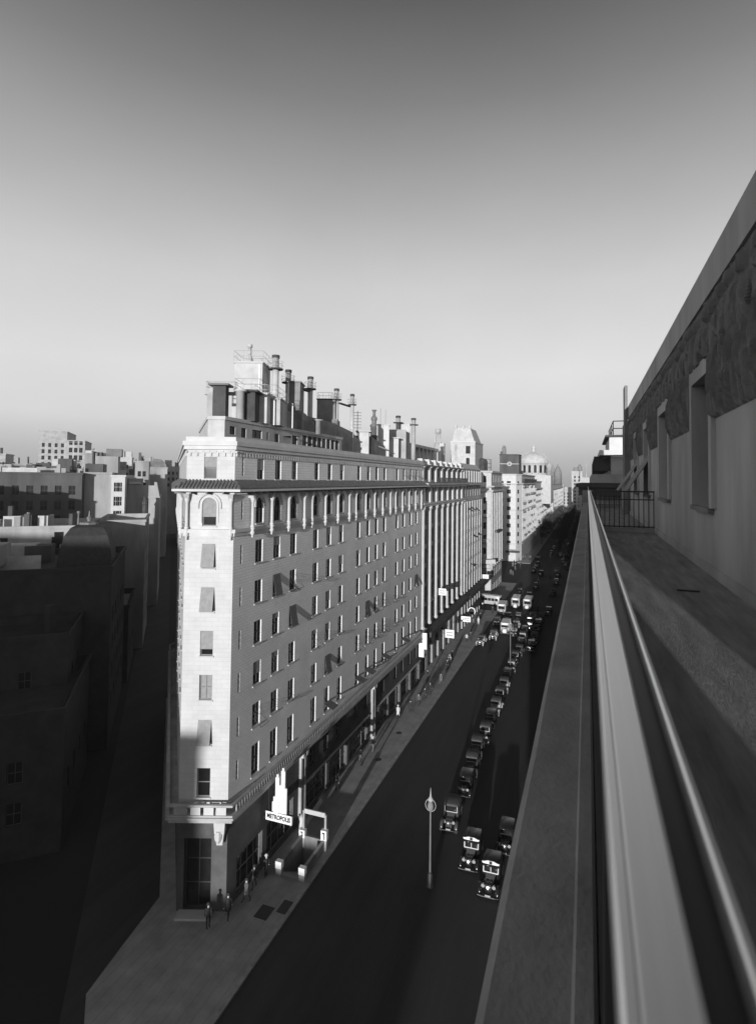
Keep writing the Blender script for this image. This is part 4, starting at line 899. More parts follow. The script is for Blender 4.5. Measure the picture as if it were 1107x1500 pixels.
old_house('windowed_tower', 'taller far pale tower at the edge of the old quarter', 350, 380, -68, -54.6, 58.5, 'stone_grey', 4, 10, w=1.4, h=2.2, side=False, z_first=18)
for i, (s0, s1, n0, n1, top) in enumerate(((185, 205, -40, -14, 31), (210, 232, -30, -8, 34), (185, 200, -64, -42, 33), (280, 310, -46, -20, 40), (230, 250, -75, -40, 36), (310, 340, -20, -6, 41), (120, 145, -75, -39, 31), (100, 120, -80, -40, 24), (62, 95, -80, -38, 21), (350, 380, -6, 5, 40), (300, 330, 3, 20, 37))):
    lab = ['flat-roofed house directly behind the blank-wall block', 'taller roof mass behind the stepped gable', 'house roof left of the blank-wall block', 'far block between the towers and the ornate roof', 'far wide block below the tallest tower', 'hazy far block beyond the ornate roof house', 'broad house left of the low pale parapet', 'low house beside the dark corner house', 'dark house adjoining the dark corner house', 'hazy block closing the narrow street', 'far roof rising beside the hotel eaves'][i]
    r_, P = old_house('roof_block', lab, s0, s1, n0, n1, top, random.choice(['stucco', 'stucco_dark', 'stone_grey']), 4, 3, side=False, z_first=top-12)
    clutter(r_, s0+1, s1-1, n0+1, n1-1, top, 7, 120+i); random.seed(50+i)
    for k in range(4): wpart('chimney', MB().cbox(S*random.uniform(s0+1, s1-1)+N*random.uniform(n0+1, n1-1)+Vector((0, 0, top-1)), (.8, .8, random.uniform(2, 4.5)), R(41.6)), random.choice(['soot', 'stucco', 'tin']), r_)
    if i not in (8,): wpart('tank_room', MB().cbox(S*((s0+s1)/2)+N*random.uniform(n0+3, n1-3)+Vector((0, 0, top-1)), (4, 4, random.uniform(3, 5)), R(41.6)), 'stucco', r_)
random.seed(404); SK = ['first', 'second', 'third', 'fourth', 'fifth', 'sixth', 'seventh', 'eighth', 'ninth', 'tenth', 'eleventh', 'twelfth', 'thirteenth', 'fourteenth', 'fifteenth', 'sixteenth']
for i in range(16):
    s0 = random.uniform(182, 285); f_ = -(.03+.29*(i+random.random()*.8)/16); n1 = f_*s0; w_ = random.uniform(4, 8); d_ = random.uniform(9, 16)
    top = 33.3+s0*random.uniform(.006, .042); mt = random.choice(['stucco', 'stone_grey', 'stucco', 'stone', 'stucco_dark'])
    r_, P = old_house('narrow_block', SK[i]+' narrow mid-rise block of the old quarter skyline, counted from the narrow street outward', s0, s0+d_, n1-w_, n1, top, mt, max(2, int(w_/2.6)), 6, w=1.0, h=1.7, side=False, z_first=top-23, dz=3.6)
    clutter(r_, s0+1, s0+d_-1, n1-w_+1, n1-1, top, 4, 300+i); random.seed(500+i)
r_, P = old_house('low_court_house', 'low house with pale wall in the dark foot of the old quarter', 57, 73, -34, -8.4, 12.6, 'deep_shade', 4, 2, side=True, z_first=3, roof='deep_shade')
r_, P = old_house('low_court_house', 'low house stepping down beside the dark corner house', 66, 75.6, -30, -9.6, 17.0, 'deep_shade', 3, 2, side=True, z_first=8, roof='deep_shade'); wpart('chimney', MB().cbox(S*70+N*-12+Vector((0, 0, 16)), (.8, .8, 3.2)), 'deep_shade', r_)
# -- unseen buildings across the square, added and sized to shade the lower left
sq = thing('square_side_buildings', 'row of stepped buildings across the square behind the terrace', 'building', (-40, -115, 0))
for i, (x0, x1, top) in enumerate(((-170, -30, 39.5), (-29.9, -15.5, 26.6), (-15.4, 1.5, 14.4))):
    P = [(x0, -135), (x1, -135), (x1, -100-.1*i), (x0, -100-.1*i)]
    block(sq, P, 0, top, 'stucco', {2: grid(even(x1-x0, max(3, int((x1-x0)/5))), 1.4, [1.5+3.6*k for k in range(int((top-3)/3.6))], 2.1)}, [(top-.6, top+.03, .4)], 'stone')

# ================================================================== street furniture, signs
x0, x1, ys, ye = HOLE
sub = thing('subway_entrance', 'subway stair with low walls, white-capped posts and a signed portal on the hotel pavement', 'subway entrance', ((x0+x1)/2, (ys+ye)/2, 0))
for k in range(14): wpart('step', MB().box(x0+.15, x1-.15, ys+.1+k*.29, ys+.1+(k+1)*.29, -4, .13-k*.19), 'stone_grey', sub)
wpart('side_wall', MB().box(x0-.02, x0+.15, ys, ye, -4, 1.0), 'stone_dark', sub); wpart('side_wall', MB().box(x1-.15, x1+.02, ys, ye, -4, 1.0), 'stone_dark', sub); wpart('end_wall', MB().box(x0+.15, x1-.15, ye-.18, ye, -4, 1.0), 'stone_dark', sub)
wpart('wall_coping', MB().box(x0-.06, x0+.19, ys+.2, ye, 1.0, 1.08).box(x1-.19, x1+.06, ys+.2, ye, 1.0, 1.08), 'stone_grey', sub)
for (x, y, h) in ((x0+.06, ys, 1.25), (x1-.06, ys, 1.25), (x0+.06, ye-.1, 1.5), (x1-.06, ye-.1, 1.9)):
    o = wpart('post', MB().cbox((x, y, 0), (.5, .34, h*.55)), 'stone_grey', sub); link('lit_cap', MB().cbox((x, y, h*.55), (.56, .4, h*.45)).mesh('lit_cap', 'sign_white'), o)
    if y > ys+1: link('cap_mark', MB().box(x-.14, x+.1, y-.212, y-.2, h*.85, h*.92).box(x-.0, x+.1, y-.213, y-.2, h*.6, h*.85).mesh('cap_mark', 'sign_black'), o)
for x in (x0+.05, x1-.05): wpart('portal_post', MB().box(x-.09, x+.09, ye+.0, ye+.18, 0, 3.1), 'stone_grey', sub)
wpart('portal_sign', MB().box(x0+.1, x1-.1, ye+.02, ye+.14, 2.85, 3.25), 'stone', sub)

def text_mesh(body, size, m, extr=.01):
    cu = bpy.data.curves.new('lettering', 'FONT'); cu.body = body; cu.size = size; cu.align_x = 'CENTER'; cu.align_y = 'CENTER'; cu.extrude = extr; cu.offset = .014; cu.resolution_u = 3
    ob = bpy.data.objects.new('lettering_tmp', cu); COL.objects.link(ob); dg = bpy.context.evaluated_depsgraph_get()
    me = bpy.data.meshes.new_from_object(ob.evaluated_get(dg)); bpy.data.objects.remove(ob); me.materials.clear(); me.materials.append(M[m]); return me
ms = thing('theatre_sign', 'white sign of stepped skyscraper fins above a board lettered METROPOLIS', 'sign', (-24.5, 41.2, 4.4))
link('board', MB().box(-1.25, 1.25, -.09, .09, 0, .72).mesh('board', 'sign_white'), ms); link('board_edge', MB().box(-1.3, 1.3, -.075, .075, -.05, .0).box(-1.3, 1.3, -.075, .075, .72, .77).mesh('board_edge', 'sign_black'), ms)
link('lettering', text_mesh('METROPOLIS', .385, 'sign_black'), ms, (0, -.102, .36), (math.pi/2, 0, 0)).scale = (1, 1.35, 1)
for k, (x, w, h) in enumerate(((-.42, .16, 1.3), (-.16, .34, 2.9), (.10, .14, 2.3), (.36, .36, 3.5), (.64, .16, 2.1), (-.62, .1, .8))):
    o = link('fin', MB().box(x-w/2, x+w/2, -.14+.02*k, .14-.02*k, .772, .772+h).mesh('fin', 'sign_white'), ms)
    if w > .3: link('fin_crest', MB().box(x-w/4, x+w/4, -.08, .08, .772+h, .772+h+.25).mesh('fin_crest', 'sign_white'), o)
link('bracket', MB().tube((-1.5, 0, .1), (-1.2, 0, .1), .04).tube((-1.5, 0, .6), (-1.2, 0, .6), .04).tube((-1.0, 0, .72), (-1.0, 0, 2.75), .03).mesh('bracket', 'iron'), ms)
def hang_sign(name, label, x, y, z, w, h, steps=None, disc=False):
    g = thing(name, label, 'sign', (x, y, z))
    if disc: link('panel', MB().tube((0, -.07, 0), (0, .07, 0), w/2, 18).mesh('panel', 'sign_white'), g); link('ring', MB().tube((0, -.08, 0), (0, .06, 0), w/2-.18, 18).mesh('ring', 'sign_black'), g)
    else:
        link('panel', MB().box(-w/2, w/2, -.06, .06, 0, h).mesh('panel', 'sign_white'), g)
        for (a, b, c, d) in steps or (): link('panel', MB().box(a, b, -.055, .055, c, d).mesh('panel', 'sign_white'), g)
        if not steps:
            for k in range(2): link('text_line', MB().box(-w*.36, w*.36, -.066, -.058, h*(.25+.32*k), h*(.42+.32*k)).mesh('text_line', 'stone_grey'), g)
    link('bracket', MB().tube((-w/2-.5, 0, h*.5 if not disc else 0), (-w/2, 0, h*.5 if not disc else 0), .04).mesh('bracket', 'iron'), g)
hang_sign('shop_sign', 'tall stepped white sign at the hotel end of the piers', -24.9, 86.2, 5.9, .75, 2.6, [(-.95, -.1, -1.3, .95)])
hang_sign('shop_sign', 'broad white board hanging low under the marquee of the white piers', -24.2, 100.5, 4.0, 1.7, 1.5)
hang_sign('shop_sign', 'white board hanging low near the bay-window building', -23.9, 113.5, 3.9, 2.0, 1.1)
hang_sign('shop_sign', 'small white board fixed high among the white piers', -24.9, 97.6, 12.4, 1.4, 1.2)
hang_sign('round_sign', 'round white ringed sign by the bay-window building shops', -24.2, 121, 4.4, 1.7, 0, disc=True)
hang_sign('shop_sign', 'white board at the far end of the dark marquee by the crossing', -25.0, 143.0, 7.9, 1.6, 1.0)

def street_lamp(x, y, h, label):
    g = thing('street_lamp', label, 'street lamp', (x, y, 0), 0, 'lamps along the middle of the avenue')
    link('base', MB().lathe((0, 0, 0), [(.34, 0), (.34, .15), (.22, .3), (.2, 1.0), (.11, 1.2)], 12).mesh('base', 'iron', True), g)
    link('post', MB().lathe((0, 0, 1.1), [(.085, 0), (.06, h-3.0), (.09, h-2.95)], 10).mesh('post', 'stone_dark', True), g)
    o = link('lantern', MB().lathe((0, 0, h-1.9), [(.1, 0), (.22, .12), (.27, .42), (.2, .66), (.1, .82)], 12).mesh('lantern', 'stone_dark', True), g)
    link('lantern_hoop', MB().path([(.44*math.cos(a), 0, h-1.45+.5*math.sin(a)) for a in [2*math.pi*k/14 for k in range(15)]], .022, 4).mesh('lantern_hoop', 'stone'), o)
    link('cap', MB().lathe((0, 0, h-1.08), [(.22, 0), (.24, .12), (.1, .3), (.06, .5), (.015, 1.05)], 10).mesh('cap', 'stone_grey', True), g)
street_lamp(-12.2, 44.4, 8.0, 'slim street lamp beside the light-roofed car heading the parked row'); street_lamp(-12.6, 97.0, 9.6, 'slim street lamp in the middle of the parked row'); street_lamp(-12.0, 146, 9.0, 'slim street lamp beyond the two buses')
street_lamp(-12.0, 196, 9.0, 'far street lamp near the broad crossing')

# ================================================================== cars
def rr(y, w, z0, z1, r=.12, cx=0):
    pts = []
    for (sx_, sz, a0) in ((1, 0, -90), (1, 1, 0), (-1, 1, 90), (-1, 0, 180)):
        for k in range(3):
            a = R(a0+45*k); pts.append((cx+sx_*(w/2-r)+r*math.cos(a), y, (z1-r if sz else z0+r)+r*math.sin(a)))
    return pts
WHEEL = None
def car_proto(name, label, paint, kind):
    g = thing(name, label, 'car')
    top = {'sedan': 1.78, 'tourer': 1.85, 'taxi': 1.82}[kind]
    mb = MB().loft([rr(-1.72, .58, .5, 1.1, .1), rr(-1.6, .64, .48, 1.14, .12), rr(-.5, .98, .46, 1.2, .14)])
    link('hood', mb.mesh('hood', paint, True), g)
    mb = MB().loft([rr(-.52, 1.12, .46, 1.18, .1), rr(-.4, 1.34, .44, 1.2, .1), rr(.5, 1.46, .42, 1.22, .1), rr(1.35, 1.42, .42, 1.2, .12), rr(1.85, 1.2, .5, 1.08, .2)])
    link('body', mb.mesh('body', paint, True), g)
    if kind == 'tourer':
        for x in (-.58, .58):
            for y in (-.38, .45, 1.3): link('pillar', MB().tube((x*1.08, y, 1.15), (x, y+.05, top-.1), .028, 5).mesh('pillar', paint), g)
        link('seat', MB().box(-.55, .55, .35, .55, .9, 1.42).box(-.55, .55, 1.2, 1.4, .9, 1.4).mesh('seat', 'rubber'), g)
        mb = MB().loft([rr(-.5, 1.22, top-.13, top-.05, .035), rr(-.3, 1.32, top-.12, top, .05), rr(.6, 1.36, top-.12, top+.03, .06), rr(1.45, 1.3, top-.25, top-.04, .08), rr(1.6, 1.24, 1.2, top-.14, .08)])
    else:
        mb = MB().loft([rr(-.36, 1.24, 1.1, top-.1, .1), rr(.5, 1.34, 1.1, top-.04, .12), rr(1.3, 1.28, 1.1, top-.08, .14), rr(1.66, 1.16, 1.1, top-.28, .2)])
        link('cabin', mb.mesh('cabin', paint, True), g)
        for x in (-1, 1):
            for (a, b) in ((-.18, .42), (.52, 1.15)): link('side_window', MB().box(min(x*.655, x*.685), max(x*.655, x*.685), a, b, 1.27, top-.2).mesh('side_window', 'glass'), g)
        link('rear_window', MB().box(-.3, .3, 1.6, 1.69, 1.28, 1.5).mesh('rear_window', 'glass'), g)
        mb = MB().loft([rr(-.56, 1.2, top-.13, top-.07, .028), rr(-.35, 1.3, top-.13, top, .05), rr(.5, 1.36, top-.11, top+.05, .06), rr(1.3, 1.28, top-.13, top, .06), rr(1.62, 1.06, top-.26, top-.12, .06)])
    link('roof', mb.mesh('roof', 'car_top' if paint != 'car_black' or kind == 'tourer' else 'car_black', True), g)
    ws = link('windshield', MB().add([(-.52, -.47, 1.24), (.52, -.47, 1.24), (.52, -.4, top-.14), (-.52, -.4, top-.14)], [(0, 1, 2, 3)]).mesh('windshield', 'glass'), g)
    fr = MB().path([(-.56, -.49, 1.22), (.56, -.49, 1.22), (.56, -.42, top-.12), (-.56, -.42, top-.12), (-.56, -.49, 1.22)], .03 if kind != 'taxi' else .045, 4)
    if kind == 'taxi': fr.path([(0, -.49, 1.22), (0, -.42, top-.12)], .03, 4)
    link('windshield_frame', fr.mesh('windshield_frame', 'chrome' if kind == 'sedan' else 'car_white'), ws)
    link('radiator', MB().loft([rr(-1.8, .5, .5, 1.06, .08), rr(-1.71, .6, .48, 1.13, .1)]).mesh('radiator', 'chrome' if kind != 'tourer' else 'car_grey', True), g)
    for x in (-.66, .66):
        for (yc, sg) in ((-1.32, 1), (1.3, 1)):
            secs = []
            for k in range(8):
                a = R(205-k*27 if yc < 0 else 190-k*27); secs.append([(x+q[0], yc+(.5+q[1])*math.cos(a), .38+(.5+q[1])*math.sin(a)) for q in ((-.15, 0), (.15, -.02), (.15, .02), (0, .06), (-.15, .03))])
            link('fender', MB().loft(secs).mesh('fender', paint, True), g)
        link('running_board', MB().box(x-.16, x+.16, -.9, .85, .3, .36).mesh('running_board', 'rubber'), g)
        hl = link('headlight', MB().loft([[(x*.62+r_*math.cos(2*math.pi*k/10), y, .98+r_*math.sin(2*math.pi*k/10)) for k in range(10)] for r_, y in ((.02, -1.36), (.1, -1.45), (.15, -1.62), (.15, -1.68))]).mesh('headlight', 'chrome', True), g)
        link('lens', MB().tube((x*.62, -1.68, .98), (x*.62, -1.695, .98), .135, 10).mesh('lens', 'lens'), hl)
    for y in (-2.05, 2.02): link('bumper', MB().path([(-.78, y+.06*(1 if y < 0 else -1), .46), (-.5, y, .46), (.5, y, .46), (.78, y+.06*(1 if y < 0 else -1), .46)], .045, 5).mesh('bumper', 'chrome'), g)
    link('number_plate', MB().box(-.2, .2, -2.09, -2.075, .52, .64).mesh('number_plate', 'stone_grey'), g)
    link('spare_wheel', MB().tube((0, 1.86, .82), (0, 2.0, .82), .34, 14).mesh('spare_wheel', 'rubber'), g)
    for x in (-.68, .68):
        for y in (-1.32, 1.3):
            w = link('wheel', MB().tube((x-.07, y, .36), (x+.07, y, .36), .36, 16).mesh('wheel', 'rubber'), g); link('rim', MB().tube((x-.08, y, .36), (x+.08, y, .36), .22, 12).mesh('rim', 'car_grey'), w)
    if kind == 'taxi':
        mb = MB(); z = top+.02
        for sgn in (-1, 1):
            q = [(0, z+.24), (sgn*.22, z+.26), (sgn*.5, z+.16), (sgn*.68, z+.14), (sgn*.62, z+.02), (sgn*.3, z), (0, z)]
            mb.add([(a, -.5, b) for a, b in q]+[(a, -.44, b) for a, b in q], [tuple(range(7)), tuple(range(13, 6, -1))]+[(k, (k+1) % 7, 7+(k+1) % 7, 7+k) for k in range(7)])
        t_ = link('taxi_board', mb.mesh('taxi_board', 'car_white'), g); link('board_plate', MB().box(-.11, .11, -.52, -.502, z+.03, z+.22).mesh('board_plate', 'sign_black'), t_)
    return g
protos = {'sb': car_proto('parked_car', 'x', 'car_black', 'sedan'), 'sg': car_proto('parked_car', 'x', 'car_grey', 'sedan'), 'tb': car_proto('open_tourer', 'x', 'car_black', 'tourer'),
          'tg': car_proto('open_tourer', 'x', 'car_grey', 'tourer'), 'tx': car_proto('taxi', 'x', 'car_black', 'taxi'), 'sl': car_proto('parked_car', 'x', 'car_light', 'sedan')}
used = set()
def car(k, x, y, rz, label, group, sc=1.0):
    if k in used: g = copy_tree(protos[k])
    else: g = protos[k]; used.add(k)
    g.location = (x, y, .008); g.rotation_euler = (0, 0, rz); g.scale = (sc, sc, sc); g['label'] = label; g['group'] = group
    return g
car('tx', -9.6, 48.8, R(2), 'black taxi with white winged roof board beside the parked row', 'cars queued on the right of the parked row', 1.06)
car('tx', -7.5, 46.4, R(1), 'black taxi with white winged roof board close under the terrace', 'cars queued on the right of the parked row', 1.06)
car('sb', -7.0, 51.8, R(1), 'black sedan with grey top behind the taxi close under the terrace', 'cars queued on the right of the parked row')
car('tg', -12.5, 53.3, R(4), 'grey open tourer with light roof heading the parked row by the lamp', 'cars parked along the middle of the avenue', 1.05)
ORD = ['first', 'second', 'third', 'fourth', 'fifth', 'sixth', 'seventh', 'eighth', 'ninth', 'tenth', 'eleventh', 'twelfth', 'thirteenth', 'fourteenth', 'fifteenth', 'sixteenth', 'seventeenth', 'eighteenth', 'nineteenth', 'twentieth', 'twenty-first', 'twenty-second']
random.seed(5)
row = [(-12.4, 58.0), (-12.7, 62.2), (-12.9, 66.4), (-12.2, 70.4), (-12.7, 74.8), (-12.7, 79.3), (-12.5, 83.4), (-12.6, 88.0), (-12.4, 92.4), (-12.5, 97.6), (-12.7, 102.4), (-12.5, 106.9), (-12.7, 111.6), (-12.5, 116.4), (-12.7, 121.2), (-12.4, 125.8), (-12.5, 130.4), (-12.4, 135.0)]
kinds = ['sb', 'sg', 'sg', 'tb', 'sb', 'sl', 'tb', 'sl', 'sb', 'sg', 'tb', 'sg', 'sb', 'tg', 'sb', 'sg', 'tb', 'sl']
for (x, y), k in zip(row, kinds):
    car(k, x+random.uniform(-.25, .25), y+1.2, R(random.uniform(-3, 5)), {'s': 'closed', 't': 'open-sided'}[k[0]]+' '+{'b': 'black', 'g': 'grey', 'l': 'pale'}[k[1]]+' car, '+ORD[row.index((x, y))]+' behind the light-roofed tourer heading the parked row', 'cars parked along the middle of the avenue')
traffic = [('sl', -20.4, 112.3, 'pale car drawn up at the hotel-side kerb ahead of the traffic'), ('sl', -18.7, 117.2, 'pale car next to the kerb car, leading the traffic'), ('sg', -19.7, 129, 'grey car behind the leading pale cars'), ('tb', -14.9, 120.8, 'open black car between the pale van and the parked row'),
    ('sb', -15.6, 134, 'black car in front of the two buses'), ('sg', -17.6, 127, 'grey car following the pale van'), ('sb', -9.2, 143.5, 'black car going away in the shaded right lane'), ('tb', -9.6, 168, 'open black car far down the right lane'), ('sg', -9.7, 201, 'grey car crossing the broad junction'),
    ('sl', -18.6, 220, 'pale car turning in the broad junction'), ('sl', -20.0, 245, 'pale car by the far left kerb'), ('sb', -11.4, 255, 'black car past the junction'), ('sl', -8.4, 252, 'pale car past the junction by the trees'), ('sg', -8.1, 226, 'grey car entering the junction'), ('sl', -10.6, 210, 'pale car in the middle of the junction'), ('sb', -15.6, 160, 'black car behind the buses'), ('sg', -18.8, 166, 'grey car far behind the buses on the left lane'), ('sb', -15, 176, 'black car near the corner building')]
for k, x, y, lab in traffic: car(k, x, y, R(random.uniform(-3, 3)), lab, 'cars driving in the avenue')
for i in range(26):
    car(random.choice(['sb', 'sg', 'sb', 'sl']), random.choice([-7, -9.5, -15.5, -18.5]), 186+i*12+random.uniform(-3, 3), R(random.uniform(-3, 3)), 'tiny dark or pale car among far traffic under the trees', 'far cars under the trees')
for i, (k, x, y) in enumerate((('sb', -10.5, 112), ('sg', -10.4, 118), ('tb', -10.6, 123.5), ('sb', -10.5, 129.5), ('sg', -10.4, 136), ('sl', -15.2, 127.5), ('sb', -17.9, 133.5), ('tb', -15.4, 154.5), ('sg', -18.6, 157.5))):
    car(k, x, y, R(random.uniform(-3, 3)), 'car, '+ORD[i]+' of the loose file crowding around the pale delivery bus', 'cars crowding beside the parked row')
# buses and van
def bus(label, x, y, rz, L=6.4, w=2.1, h=2.65, front='car_white', bodym='car_light'):
    g = thing('bus', label, 'bus', (x, y, .008), rz, 'buses in the avenue')
    link('body', MB().loft([rr(-L/2+1.0, w*.94, .5, h-.05, .16), rr(-L/2+1.15, w, .45, h, .2), rr(L/2-.2, w, .45, h, .2), rr(L/2, w*.92, .55, h-.15, .2)]).mesh('body', bodym, True), g)
    link('hood', MB().loft([rr(-L/2, .8, .5, 1.25, .12), rr(-L/2+1.1, 1.1, .5, 1.4, .14)]).mesh('hood', front, True), g)
    link('roof', MB().loft([rr(-L/2+.85, w*.9, h-.02, h+.06, .03), rr(L/2-.1, w*.92, h-.02, h+.08, .04)]).mesh('roof', 'car_white'), g)
    link('windshield', MB().box(-.8, .8, -L/2+.96, -L/2+1.0, 1.45, h-.45).mesh('windshield', 'glass'), g); link('destination_board', MB().box(-.6, .6, -L/2+.93, -L/2+.99, h-.38, h-.08).mesh('destination_board', 'sign_white'), g)
    for s_ in (-1, 1):
        for k in range(5): link('side_window', MB().box(min(s_*(w/2-.02), s_*(w/2+.012)), max(s_*(w/2-.02), s_*(w/2+.012)), -L/2+1.4+k*.95, -L/2+2.2+k*.95, 1.4, 2.1).mesh('side_window', 'glass'), g)
        link('headlight', MB().tube((s_*.55, -L/2-.05, 1.0), (s_*.55, -L/2+.15, 1.0), .16, 10).mesh('headlight', 'chrome'), g)
        link('fender', MB().box(s_*.85-.2, s_*.85+.2, -L/2+.1, -L/2+1.1, .75, .85).mesh('fender', 'car_black'), g)
        for y_ in (-L/2+.65, L/2-1.3):
            wl_ = link('wheel', MB().tube((s_*.82-.1, y_, .42), (s_*.82+.1, y_, .42), .42, 14).mesh('wheel', 'rubber'), g); link('rim', MB().tube((s_*.82-.11, y_, .42), (s_*.82+.11, y_, .42), .24, 10).mesh('rim', 'car_white'), wl_)
    link('bumper', MB().box(-.9, .9, -L/2-.12, -L/2-.05, .42, .55).mesh('bumper', 'chrome'), g)
bus('white-fronted bus nearer the hotel side of the pair of buses', -17.8, 148.6, R(1)); bus('white-fronted bus beside the lamp, other of the pair', -14.7, 148.4, R(-1)); bus('small pale bus by the hotel-side lane behind the leading cars', -20.2, 139.9, R(1), 5.6)
bus('pale delivery bus leading the traffic beside the parked row', -17.0, 122.8, R(2), 5.0, 1.9, 2.4); bus('pale bus coming out of the first cross street', -24.3, 148.0, R(82), 7.0, 2.2, 2.7)

# ================================================================== people
def person_mesh(pose):
    a = {'walk': (.28, -.26, .22, -.2), 'stride': (-.3, .3, -.2, .24), 'stand': (.04, -.03, .05, .02)}[pose]
    J = {'pel': (0, 0, .95, .135, .1), 'waist': (0, 0, 1.1, .13, .1), 'chest': (0, -.01, 1.32, .17, .115), 'neck': (0, -.01, 1.5, .06, .06), 'head': (0, -.03, 1.6, .088, .1), 'crown': (0, -.02, 1.72, .07, .08)}
    E_ = [('pel', 'waist'), ('waist', 'chest'), ('chest', 'neck'), ('neck', 'head'), ('head', 'crown')]
    for i, s_ in enumerate((-1, 1)):
        f, h = a[i], a[2+i]
        J.update({f'hip{i}': (s_*.09, 0, .9, .1, .1), f'knee{i}': (s_*.1, -f*.55-.02, .5, .065, .07), f'ank{i}': (s_*.1, -f*1.0+(.04 if f < 0 else 0), .09, .05, .05), f'toe{i}': (s_*.12, -f-.14, .045, .045, .04),
                  f'sh{i}': (s_*.2, 0, 1.43, .065, .065), f'elb{i}': (s_*.26, h*.4, 1.15, .048, .048), f'wri{i}': (s_*.25, h-.06, .9, .035, .035), f'hand{i}': (s_*.245, h-.09, .8, .03, .04)})
        E_ += [('pel', f'hip{i}'), (f'hip{i}', f'knee{i}'), (f'knee{i}', f'ank{i}'), (f'ank{i}', f'toe{i}'), ('chest', f'sh{i}'), (f'sh{i}', f'elb{i}'), (f'elb{i}', f'wri{i}'), (f'wri{i}', f'hand{i}')]
    ks = list(J); me = bpy.data.meshes.new('body'); me.from_pydata([J[k][:3] for k in ks], [(ks.index(p), ks.index(q)) for p, q in E_], [])
    ob = bpy.data.objects.new('tmp', me); COL.objects.link(ob); ob.modifiers.new('s', 'SKIN'); ob.modifiers.new('u', 'SUBSURF').levels = 1
    for i, k in enumerate(ks): me.skin_vertices[0].data[i].radius = J[k][3:]
    me.skin_vertices[0].data[0].use_root = True
    dg = bpy.context.evaluated_depsgraph_get(); m = bpy.data.meshes.new_from_object(ob.evaluated_get(dg)); bpy.data.objects.remove(ob); m.polygons.foreach_set('use_smooth', [True]*len(m.polygons)); return m
def dressed(m, top, low):
    m = m.copy(); m.materials.clear()
    for k in (top, low, 'skin', 'rubber'): m.materials.append(M[k])
    for p in m.polygons:
        c = p.center; p.material_index = 2 if c.z > 1.5 or (abs(c.x) > .2 and c.z < .88 and c.z > .7) else (3 if c.z < .09 else (0 if c.z > .9 or abs(c.x) > .2 else 1))
    return m
PM = {k: person_mesh(k) for k in ('walk', 'stride', 'stand')}
hatm = {k: MB().lathe((0, -.02, 1.72), [(.17, -.02), (.17, 0), (.1, .01), (.098, .09), (.08, .12), (.03, .1)], 12).mesh('hat', k, True) for k in ('cloth_dark', 'cloth_grey', 'cloth_light')}
coatm = {k: MB().lathe((0, 0, 0), [(.235, .55), (.2, .8), (.165, 1.08), (.2, 1.3), (.16, 1.44)], 12).mesh('coat', k, True) for k in ('cloth_dark', 'cloth_grey', 'cloth_light')}
dm_ = {}
def person(x, y, rz, pose, top, low, label, coat=None, hat='cloth_dark', z=.15):
    k = (pose, top, low)
    if k not in dm_: dm_[k] = dressed(PM[pose], top, low)
    o = thing('person', label, 'person', (x, y, z), rz, 'people on the pavement'); link('body', dm_[k], o)
    if coat: link('coat', coatm[coat], o)
    if hat: link('hat', hatm[hat], o)
D_, G_, L_ = 'cloth_dark', 'cloth_grey', 'cloth_light'
ppl = [(-25.2, 54.3, 0, 'walk', D_, D_, 'person in dark suit and hat walking beside the first shop window', None, D_), (-24.7, 63.2, 3.1, 'stride', D_, G_, 'person in dark jacket walking away before the second shop window', None, L_), (-24.9, 73.2, 0, 'walk', L_, L_, 'person in white coat and pale hat walking by the shops', L_, L_),
    (-23.8, 75.4, 3.1, 'walk', D_, D_, 'person in dark coat following the white coat', D_, D_), (-23.4, 78.2, 0, 'stride', G_, D_, 'person in grey jacket walking toward the subway stair', None, D_), (-23.2, 80.7, .1, 'walk', D_, D_, 'person in dark coat and hat ahead of the grey jacket', D_, D_), (-23.0, 82.9, 3.0, 'stride', D_, D_, 'person in dark suit walking away near the kerb', None, G_),
    (-22.5, 87.6, 0, 'walk', G_, G_, 'person in grey coat beside the kerb near the stepped white sign', G_, D_), (-25.0, 88.4, 1.4, 'stand', D_, D_, 'person in dark suit standing at the shop under the stepped sign', None, D_), (-23.2, 94.7, 0, 'walk', D_, G_, 'person in dark jacket walking below the white piers', None, D_), (-23.4, 97.3, .2, 'stride', L_, G_, 'person in pale jacket walking below the white piers', None, L_),
    (-23.6, 100.2, 3.1, 'walk', D_, D_, 'person in dark coat under the broad white board', D_, D_), (-23.4, 112, 0, 'walk', L_, D_, 'person in pale shirt near the pale car at the kerb', None, None), (-22.9, 113.6, 0, 'stride', D_, D_, 'person in dark suit beside the pale shirt', None, D_), (-24.5, 124.6, 3, 'walk', G_, D_, 'person in grey jacket near the round sign', None, D_), (-23.7, 126.5, 0, 'walk', L_, L_, 'person in white dress coat near the round sign', L_, L_),
    (-24.1, 131, 0, 'stride', D_, D_, 'person in dark suit below the bay windows', None, D_), (-22.4, 138.5, .5, 'stand', D_, D_, 'person in dark coat waiting at the crossing', D_, D_), (-24.8, 59.6, 1.5, 'stand', G_, D_, 'person in grey jacket looking into the first shop window', None, G_),
    (-25.3, 40.6, 1.2, 'stand', D_, D_, 'person in dark suit below the theatre sign', None, L_), (-25.5, 39.2, .4, 'walk', D_, G_, 'person in dark jacket by the hotel corner', None, D_), (-25.2, 37.7, -.5, 'walk', G_, G_, 'person in grey coat rounding the hotel corner', G_, D_), (-25.6, 35.9, .3, 'stride', D_, D_, 'person in dark coat at the pavement edge before the hotel front', D_, D_), (-25.3, 46.6, 0, 'walk', L_, L_, 'person in white coat beyond the subway portal', L_, None), (-26.4, 34.6, .9, 'stand', D_, D_, 'person in dark suit standing before the hotel door', None, D_)]
for q in ppl: person(*q)
random.seed(9)
